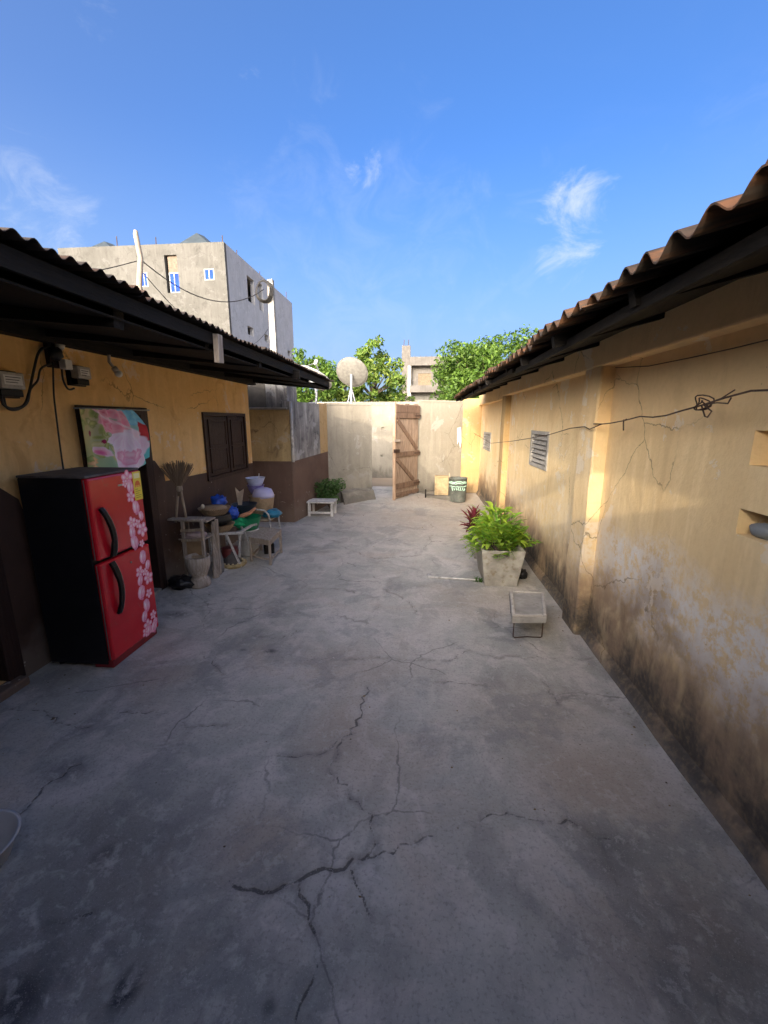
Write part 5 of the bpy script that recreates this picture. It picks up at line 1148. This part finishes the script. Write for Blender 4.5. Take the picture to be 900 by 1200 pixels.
# ================================================================== CORNER BENCH AND SHRUB
bn = thing('low_bench', 'low whitewashed wooden bench by the outhouse wall', 'bench', (-1.85, 7.65, 0))
for k in range(3): obj('seat_plank', MB().box(-2.12 + .002, -1.60, 7.47 + k * .125, 7.585 + k * .125, .25 + .004 * (k % 2), .28 + .004 * (k % 2)), M['white_paint'], bn, bevel=.005)
for x_, y_ in ((-2.08, 7.50), (-1.65, 7.50), (-2.08, 7.80), (-1.65, 7.80)): obj('leg', MB().bar((x_, y_, 0), (x_ + .01, y_, .25), .05, .05, up=(0, 1, 0)), M['white_paint'], bn, bevel=.006)
obj('rail', MB().box(-2.06, -1.66, 7.485, 7.51, .05, .09), M['white_paint'], bn)
sh = thing('green_shrub', 'small round green shrub growing behind the low bench', 'shrub', (-1.80, 8.10, 0))
cl = [(Vector((-1.80 + rnd.uniform(-.2, .2), 8.10 + rnd.uniform(-.14, .14), .36 + rnd.uniform(-.14, .2))), rnd.uniform(.10, .17)) for _ in range(18)]
obj('foliage', leaf_mesh('foliage', cl, 2600, .055, [(.05, .12, .03), (.08, .17, .045), (.13, .22, .08)], 5, org=(-1.80, 8.10, 0)), M['leaf'], sh, kind='stuff')
mb = MB()
for k in range(7): mb.tube([(-1.80, 8.10, -.01), cl[k][0]], [.012, .004], 5)
obj('stem', mb, M['bark'], sh)

# ================================================================== PLANTERS
def planter(label, x0, x1, y0, y1, h, mat, grow=.055):
    t = thing('concrete_planter', label, 'planter', ((x0 + x1) / 2, (y0 + y1) / 2, 0)); g = grow; w_ = .035
    v = [(x0, y0, 0), (x1, y0, 0), (x1, y1, 0), (x0, y1, 0), (x0 - g, y0 - g, h), (x1 + g, y0 - g, h), (x1 + g, y1 + g, h), (x0 - g, y1 + g, h),
         (x0 - g + w_, y0 - g + w_, h), (x1 + g - w_, y0 - g + w_, h), (x1 + g - w_, y1 + g - w_, h), (x0 - g + w_, y1 + g - w_, h),
         (x0 + w_, y0 + w_, h * .6), (x1 - w_, y0 + w_, h * .6), (x1 - w_, y1 - w_, h * .6), (x0 + w_, y1 - w_, h * .6)]
    f = [(3, 2, 1, 0)] + [(i, (i + 1) % 4, 4 + (i + 1) % 4, 4 + i) for i in range(4)] + [(4 + i, 4 + (i + 1) % 4, 8 + (i + 1) % 4, 8 + i) for i in range(4)] + [(8 + i, 8 + (i + 1) % 4, 12 + (i + 1) % 4, 12 + i) for i in range(4)]
    obj('trough', MB().add(v, f), mat, t, bevel=.008)
    obj('soil', MB().box(x0 + .01, x1 - .01, y0 + .01, y1 - .01, h * .55, h * .80), simple('dark_soil', (.05, .035, .025), .95, .3, 20, bump=.8), t)
    return t
planter('tapered concrete planter stained with lichen holding the lush green plant', .705, 1.05, 4.345, 4.90, .41, M['mossconc'])
planter('second concrete planter behind the first, holding grassy and red plants', .70, 1.06, 5.25, 5.75, .38, M['concrete'])
def blade(L, W, droop, n=5, fold=.25, col=(.1, .2, .03), tip=(.14, .26, .05)):
    """one leaf along +X rising then drooping; returns mesh builder"""
    mb = MB(); v = []; f = []
    for i in range(n + 1):
        t = i / n; w_ = W * math.sin(math.pi * min(1, .12 + .88 * t)) ** .8 if t < 1 else .0004
        x_ = L * t * (1 - .25 * droop * t); z_ = L * (.35 * t - droop * t * t * .8)
        for s_ in (-1, 0, 1): v.append((x_, s_ * w_ / 2, z_ + abs(s_) * w_ * fold * .5))
    for i in range(n):
        for s_ in (0, 1): f.append((i * 3 + s_, i * 3 + s_ + 1, i * 3 + s_ + 4, i * 3 + s_ + 3))
    mb.add(v, f); mb.c = [tuple(a + (b - a) * (k // 3) / n for a, b in zip(col, tip)) for k in range(len(v))]
    return mb
def frond(L, droop, col, col2, pairs=9, seed=0):
    mb = MB(); r = random.Random(seed); rx = lambda t: Vector((L * t * (1 - .2 * droop * t), 0, L * (.6 * t - droop * t * t)))
    mb.tube([rx(k / 6) for k in range(7)], [.0035] * 6 + [.001], 4, col=tuple(q * .8 for q in col))
    for k in range(pairs):
        t = .12 + .86 * k / (pairs - 1); p = rx(t); ll = L * .30 * math.sin(math.pi * (.18 + .78 * t)) + .012
        for s_ in (-1, 1):
            d = Vector((.45, s_ * .9, .10 + r.uniform(-.2, .15))).normalized(); q = p + d * ll; n_ = Vector((0, 0, 1)); sd_ = d.cross(n_).normalized() * ll * .22
            cc_ = tuple(a + (b - a) * r.random() for a, b in zip(col, col2))
            mb.add([p, p + d * ll * .45 + sd_, q - Vector((0, 0, ll * .12)), p + d * ll * .45 - sd_], [(0, 1, 2), (0, 2, 3)], cc_)
    return mb
def scatter(parent, name, meshes, pts, base):
    for i, (p, az, tilt, s_) in enumerate(pts):
        me_ = meshes[i % len(meshes)]; o = bpy.data.objects.new(name, me_); COL.objects.link(o); o.parent = parent
        o.location = Vector(p) - Vector(base); o.rotation_euler = (rnd.uniform(-.3, .3), -tilt, az); o.scale = (s_, s_, s_)
def meshes_of(lst, name):
    out_ = []
    for mb in lst: me_ = mb.mesh(name, smooth=False); me_.materials.append(M['leaf']); out_.append(me_)
    return out_
base = Vector((.88, 4.62, .30))
pl = thing('leafy_plant', 'lush bright green ferny plant filling the lichen stained planter', 'plant', base)
fm = meshes_of([frond(.36, .45 + .12 * k, (.15 + .03 * k, .31 + .02 * k, .03), (.34, .50, .08), 10, k) for k in range(4)], 'frond')
pts = []
for k in range(95):
    ring = rnd.random(); az = rnd.uniform(0, 6.283); r_ = .06 + .20 * ring
    pts.append((Vector((base.x + r_ * math.cos(az) * .8, base.y + r_ * math.sin(az) * 1.1, base.z + .03 + .20 * (1 - ring) * rnd.random())), az + rnd.uniform(-.5, .5), rnd.uniform(-.1, .5) + .9 * (1 - ring), rnd.uniform(.55, .95)))
scatter(pl, 'frond', fm, pts, base)
lm = meshes_of([blade(.095 + .015 * k, .046 + .006 * (k % 2), .4 + .2 * k, 5, .3, (.14 + .06 * k, .30 + .06 * k, .04), (.20 + .06 * k, .36 + .05 * k, .06)) for k in range(4)], 'leaf')
pts = []
for k in range(255):
    ring = rnd.random(); az = rnd.uniform(0, 6.283); r_ = .29 * ring ** .7
    pts.append((Vector((base.x - .02 + r_ * math.cos(az), base.y + r_ * math.sin(az) * 1.1, base.z + .14 + .36 * (1 - ring ** 2) * rnd.random() ** .8)), az, rnd.uniform(.2, 1.1) * (1 - .5 * ring), rnd.uniform(.6, 1.2)))
scatter(pl, 'leaf', lm, pts, base)
mb = MB()
for k in range(16): q = pts[k * 4][0]; mb.tube([(base.x + rnd.uniform(-.06, .06), base.y + rnd.uniform(-.1, .1), base.z), q], [.006, .003], 5)
obj('stem', mb, M['bark'], pl)
# grassy plant and red cordyline in the second planter
base = Vector((.93, 5.50, .28))
gp = thing('grassy_plant', 'tuft of long pale green grassy leaves behind the lush plant', 'plant', base)
gm = meshes_of([blade(.52, .022, .30 + .15 * k, 7, .4, (.16, .27, .05), (.34, .42, .12)) for k in range(3)], 'leaf')
scatter(gp, 'leaf', gm, [(base + Vector((rnd.uniform(-.12, .12), rnd.uniform(-.15, .15), 0)), rnd.uniform(0, 6.28), rnd.uniform(.35, 1.15), rnd.uniform(.7, 1.15)) for _ in range(60)], base)
base = Vector((.69, 5.36, .27))
cp_ = thing('red_cordyline', 'dark red cordyline with stiff leaves at the edge of the second planter', 'plant', base)
rm = meshes_of([blade(.26, .05, .25 + .2 * k, 6, .5, (.075, .016, .022), (.22, .025, .06)) for k in range(3)], 'leaf')
scatter(cp_, 'leaf', rm, [(base + Vector((rnd.uniform(-.02, .02), rnd.uniform(-.02, .02), .04 + .16 * (k / 44))), k * 2.4, .1 + 1.0 * (k / 44) + rnd.uniform(-.15, .15), rnd.uniform(.8, 1.1)) for k in range(44)], base)
obj('stem', MB().tube([base + Vector((0, 0, -.02)), base + Vector((.01, 0, .22))], .012, 6), M['bark'], cp_)
# something black by the planter, weeds, white pipe on the floor
p = gnd(617, 664); tag(obj('plastic_bag', MB().blob((1.16, 4.60, .05), (.06, .06, .06), 16, 10, .5, 3, flat=.048, seed=12), M['blackbag'], smooth=True), 'crumpled black plastic bag between planter and yellow wall', 'bag')
wd = thing('small_weed', 'tiny weed sprouting at the foot of the lichen stained planter', 'weed', (.66, 4.46, 0))
wm = meshes_of([blade(.07, .02, .6, 4, .3, (.07, .15, .03), (.1, .2, .05))], 'leaf')
scatter(wd, 'leaf', wm, [(Vector((.655 + rnd.uniform(-.03, .03), 4.46 + rnd.uniform(-.04, .04), 0.002)), rnd.uniform(0, 6.28), rnd.uniform(.1, 1.2), rnd.uniform(.6, 1.2)) for _ in range(22)], (.66, 4.46, 0))
a_, b_ = gnd(504, 677), gnd(561, 681); a_.z = b_.z = .011
wp_ = thing('white_pipe', 'thin white plastic pipe lying on the floor beside the planter', 'pipe', a_)
obj('pipe', MB().tube([a_, a_.lerp(b_, .5) + Vector((0, .004, 0)), b_], .011, 8), M['white_paint'], wp_, smooth=True)
obj('elbow', MB().tube([a_ + Vector((.01, 0, 0)), a_ + Vector((-.01, .01, .0)), a_ + Vector((-.02, .07, .003))], .014, 8), M['white_paint'], wp_, smooth=True)

# ================================================================== CONCRETE STOOL ON WIRE LEGS
st = thing('slab_stool', 'low stool of cast concrete tray on bent wire legs', 'stool', (.93, 3.45, 0))
f0, f1 = gnd(600, 722, .215), gnd(641, 722, .215); b0, b1 = gnd(597, 692, .215), gnd(638, 694, .215)
top = [f0, f1, b1, b0]; M['stoolrim'] = simple('pale_cast_concrete', (.46, .43, .385), .9, .2, 9, dirt=((.24, .20, .16), .6), bump=.4)
obj('slab', MB().prism([(q.x, q.y, .150) for q in top], (0, 0, 1), .056), M['concrete'], st, bevel=.008)
cen = sum(top, Vector()) / 4
for i in range(4):
    q, w_ = top[i], top[(i + 1) % 4]; e = (w_ - q).normalized(); n_ = Vector((-e.y, e.x, 0)) * .014
    obj('rim', MB().bar(q + n_ + e * .004 + Vector((0, 0, .0)), w_ + n_ - e * .032 + Vector((0, 0, .0)), .028, .016), M['stoolrim'], st, bevel=.006)
for q, w_ in ((f0, f1), (b0, b1)):
    q1, w1 = q.lerp(cen, .16), w_.lerp(cen, .16); mid = q1.lerp(w1, .5)
    obj('wire_leg', MB().tube([(q1.x, q1.y, .175), (q1.x, q1.y, .012), (q1.x + .012, q1.y, .005), (mid.x, mid.y, .012), (w1.x - .012, w1.y, .005), (w1.x, w1.y, .012), (w1.x, w1.y, .175)], .0045, 6), M['rust'], st, smooth=True)

# ================================================================== THINGS AT THE FAR WALL, RIGHT
pbk = thing('metal_drum', 'small dented dark bucket daubed with pale green paint marks by the far wall', 'bucket', (.80, 9.3, 0))
px_, py_, R0, R1, Hh = .80, 9.22, .18, .205, .52
obj('shell', MB().lathe([(.001, .01), (R0, .01), (R0 + .008, .03), (R1, Hh), (R1 + .012, Hh + .008), (R1 - .01, Hh), (R0 - .01, .03), (.001, .02)], (px_, py_, .0), 30, wob=.03), simple('dark_grey_paint_bucket', (.085, .095, .085), .6, .3, 9, dirt=((.20, .18, .15), .6)), pbk, smooth=True)
M['mint'] = simple('pale_green_paint', (.42, .66, .52), .6, .15)
def around(a, z, d=.006): 
    rr = (R0 + (R1 - R0) * z / Hh) * 1.02 + d; return Vector((px_ + rr * math.cos(a), py_ + rr * math.sin(a), z))
rq = random.Random(4)
for z_ in (.46, .425, .36): obj('paint_stroke', MB().tube([around(-2.75 + k * .18, z_ + rq.uniform(-.012, .012)) for k in range(13)], [.006 + rq.uniform(0, .006) for _ in range(13)], 5), M['mint'], pbk)
for k in range(7):
    a0 = -2.3 + k * .24; z0 = .22 + rq.uniform(0, .03)
    obj('paint_mark', MB().tube([around(a0, z0 + .10), around(a0 + rq.uniform(-.05, .1), z0 + .05), around(a0 + .12, z0 + .02 + rq.uniform(0, .08))], .008, 5), M['mint'], pbk)
bxo = thing('wooden_box', 'shallow yellow ochre wooden box standing on edge against the far wall', 'box', (.42, 9.2, 0))
M['ochrewood'] = simple('ochre_painted_board', (.36, .27, .15), .75, .18, 10, dirt=((.22, .17, .10), .6))
x0, x1, y0, z0, z1 = .30, .60, 9.24, .13, .56
obj('panel', MB().box(x0 + .02, x1 - .02, y0 + .03, y0 + .045, z0 + .02, z1 - .02), M['ochrewood'], bxo)
for b in ((x0, x0 + .03, z0, z1), (x1 - .03, x1, z0, z1), (x0 + .03, x1 - .03, z0, z0 + .03), (x0 + .03, x1 - .03, z1 - .03, z1)): obj('frame', MB().box(b[0], b[1], y0, y0 + .12, b[2], b[3]), M['ochrewood'], bxo, bevel=.003)
tag(obj('concrete_block', MB().box(.12, .66, 9.14, 9.46, 0, .13), M['wall_f'], bevel=.02), 'tan cement block under the ochre box', 'block')
tag(obj('dark_stake', MB().bar((.10, 9.16, 0), (.10, 9.18, .27), .03, .03, up=(0, 1, 0)), M['timber']), 'short dark stake beside the tan cement block', 'stake')
tag(obj('wooden_stick', MB().bar((.635, 9.16, 0), (.62, 9.36, .62), .025, .02, up=(0, 1, 0)), M['palewood']), 'thin stick leaning between the ochre box and the painted bucket', 'stick')

# ================================================================== WASHING WIRE ALONG THE RIGHT WALL
wx = XR - .16
P_ = [onX(905, 457, wx - .05), onX(880, 458, wx - .04), onX(850, 466, wx - .02), onX(822, 475, wx), onX(800, 481, wx), onX(780, 487, wx + .01), onX(765, 489, wx + .01), onX(750, 488, wx + .02), onX(731, 493, wx + .02), onX(715, 496, wx + .03), onX(705, 497, wx + .03), onX(691, 503, wx + .03), onX(685, 500, wx + .03), onX(668, 502, wx + .03), onX(645, 509, wx + .03), onX(625, 513, wx + .03), onX(600, 517, wx + .02), onX(575, 519.5, wx + .02), Vector((wx + .0, 10.28, 1.46))]
a_ = P_[0]; P_.insert(0, Vector((wx - .06, -.25, a_.z + .12)))
wr = thing('washing_wire', 'rusty washing wire with a knotted loop strung along the yellow wall', 'wire', (wx, 3, 1.6))
obj('strand', MB().tube(P_, .0038, 6), M['rust'], wr, smooth=True)
k0 = P_[4]; kn = MB()
for j in range(3):
    kn.tube([k0 + Vector((.015 * math.sin(a2 * 2 + j), (.035 + .012 * j) * math.cos(a2), (.020 + .006 * j) * math.sin(a2) + .006 * j)) for a2 in [2 * math.pi * q / 14 for q in range(14)]], .003, 5, closed=True)
kn.tube([k0, onX(826, 488, wx), onX(829, 489, wx), onX(834, 482, wx), onX(824, 474, wx)], .0035, 5)
kn.tube([k0, onX(840, 472, wx - .01), onX(853, 473, wx - .02), onX(857, 466, wx - .02)], .003, 5); kn.tube([k0, onX(845, 467, wx - .01), onX(861, 457, wx - .02)], .003, 5)
obj('knot', kn, M['rust'], wr, smooth=True)
t0 = P_[9]; obj('tie', MB().tube([t0 + Vector((0, 0, .005)), t0 + Vector((-.01, -.02, -.012)), t0 + Vector((0, -.01, -.06))], .0045, 5).tube([t0, t0 + Vector((-.008, -.05, .008))], .005, 5), M['rust'], wr, smooth=True)
obj('tie_post', MB().tube([Vector((XR - .09, 3.45, P_[11].z)), P_[11]], .005, 5), M['rust'], wr)
obj('wall_hook', MB().tube([(XR, -.2, P_[0].z), P_[0] + Vector((0, .0, 0))], .006, 5), M['rust'], wr)
P2 = [Vector((XR - .006, 3.32, 2.125)), onX(760, 429, XR - .012), onX(810, 419, XR - .02), onX(860, 408, XR - .03), onX(905, 397, XR - .035), Vector((XR - .10, -.2, 2.15))]
tag(obj('thin_wall_wire', MB().tube(P2, .0028, 5), M['rust'], smooth=True), 'straight thin dark wire across the top of the near yellow wall panel', 'wire')
rg = gnd(533, 545); rp_ = B + NF * .02 - UF * .17
tag(obj('white_rag', MB().prism([rp_ + Vector((0, 0, 1.58)), rp_ + UF * .10 + Vector((0, 0, 1.60)), rp_ + UF * .13 + Vector((0, 0, 1.25)), rp_ + UF * .10 + Vector((0, 0, 1.1)), rp_ + UF * .07 + Vector((0, 0, 1.32)), rp_ + UF * .02 + Vector((0, 0, 1.2))], NF, .02), M['paper'], bevel=.006), 'small white rag hanging at the end of the tan wall', 'rag')
# grit, chips and dead leaves swept about the floor
gr = MB(); rg_ = random.Random(21)
for k in range(420):
    y = rg_.uniform(1.2, 8.2); x = rg_.uniform(XL + .15, XR - .08)
    if rg_.random() < .45: x = XR - .06 - abs(rg_.gauss(0, .10)) if rg_.random() < .55 else XL + .1 + abs(rg_.gauss(0, .25))
    s_ = rg_.uniform(.0025, .007) * (1.8 if rg_.random() < .1 else 1); cc_ = rg_.choice([(.30, .27, .23), (.5, .46, .40), (.12, .09, .06), (.22, .15, .07), (.58, .55, .5)])
    a2 = rg_.uniform(0, 6.3); gr.add([(x + s_ * math.cos(a2 + q) * rg_.uniform(.6, 1.3), y + s_ * math.sin(a2 + q) * rg_.uniform(.6, 1.3), .0) for q in (0, 1.6, 3.1, 4.7)] + [(x, y, s_ * rg_.uniform(.3, .9))], [(0, 1, 4), (1, 2, 4), (2, 3, 4), (3, 0, 4)], cc_)
go = tag(obj('floor_grit', gr, vcol('loose_grit', .9, .2)), 'loose grit and chips scattered over the cracked concrete floor', 'grit'); go['kind'] = 'stuff'
# stone in the lower niche, pail at the left edge
s_ = onX(893, 623, XR + .06)
tag(obj('grey_stone', MB().blob((s_.x, s_.y - .02, 1.262 + .032), (.045, .07, .034), 18, 12, .15, 1.5, flat=.032), simple('smooth_grey_stone', (.20, .22, .23), .6, .1), smooth=True), 'smooth grey stone lying in the lower wall niche', 'stone')
pb = gnd(-8, 1040); pc = Vector((pb.x - .155, pb.y + .06, 0))
vessel('washing_basin', 'pale enamel basin standing on the floor at the edge of the yard', 'basin', [(.001, 0), (.11, 0), (.12, .01), (.155, .10), (.165, .105), (.15, .105), (.11, .015), (.001, .012)], (pc.x, pc.y, 0), simple('pale_grey_enamel', (.50, .50, .50), .35, .06))
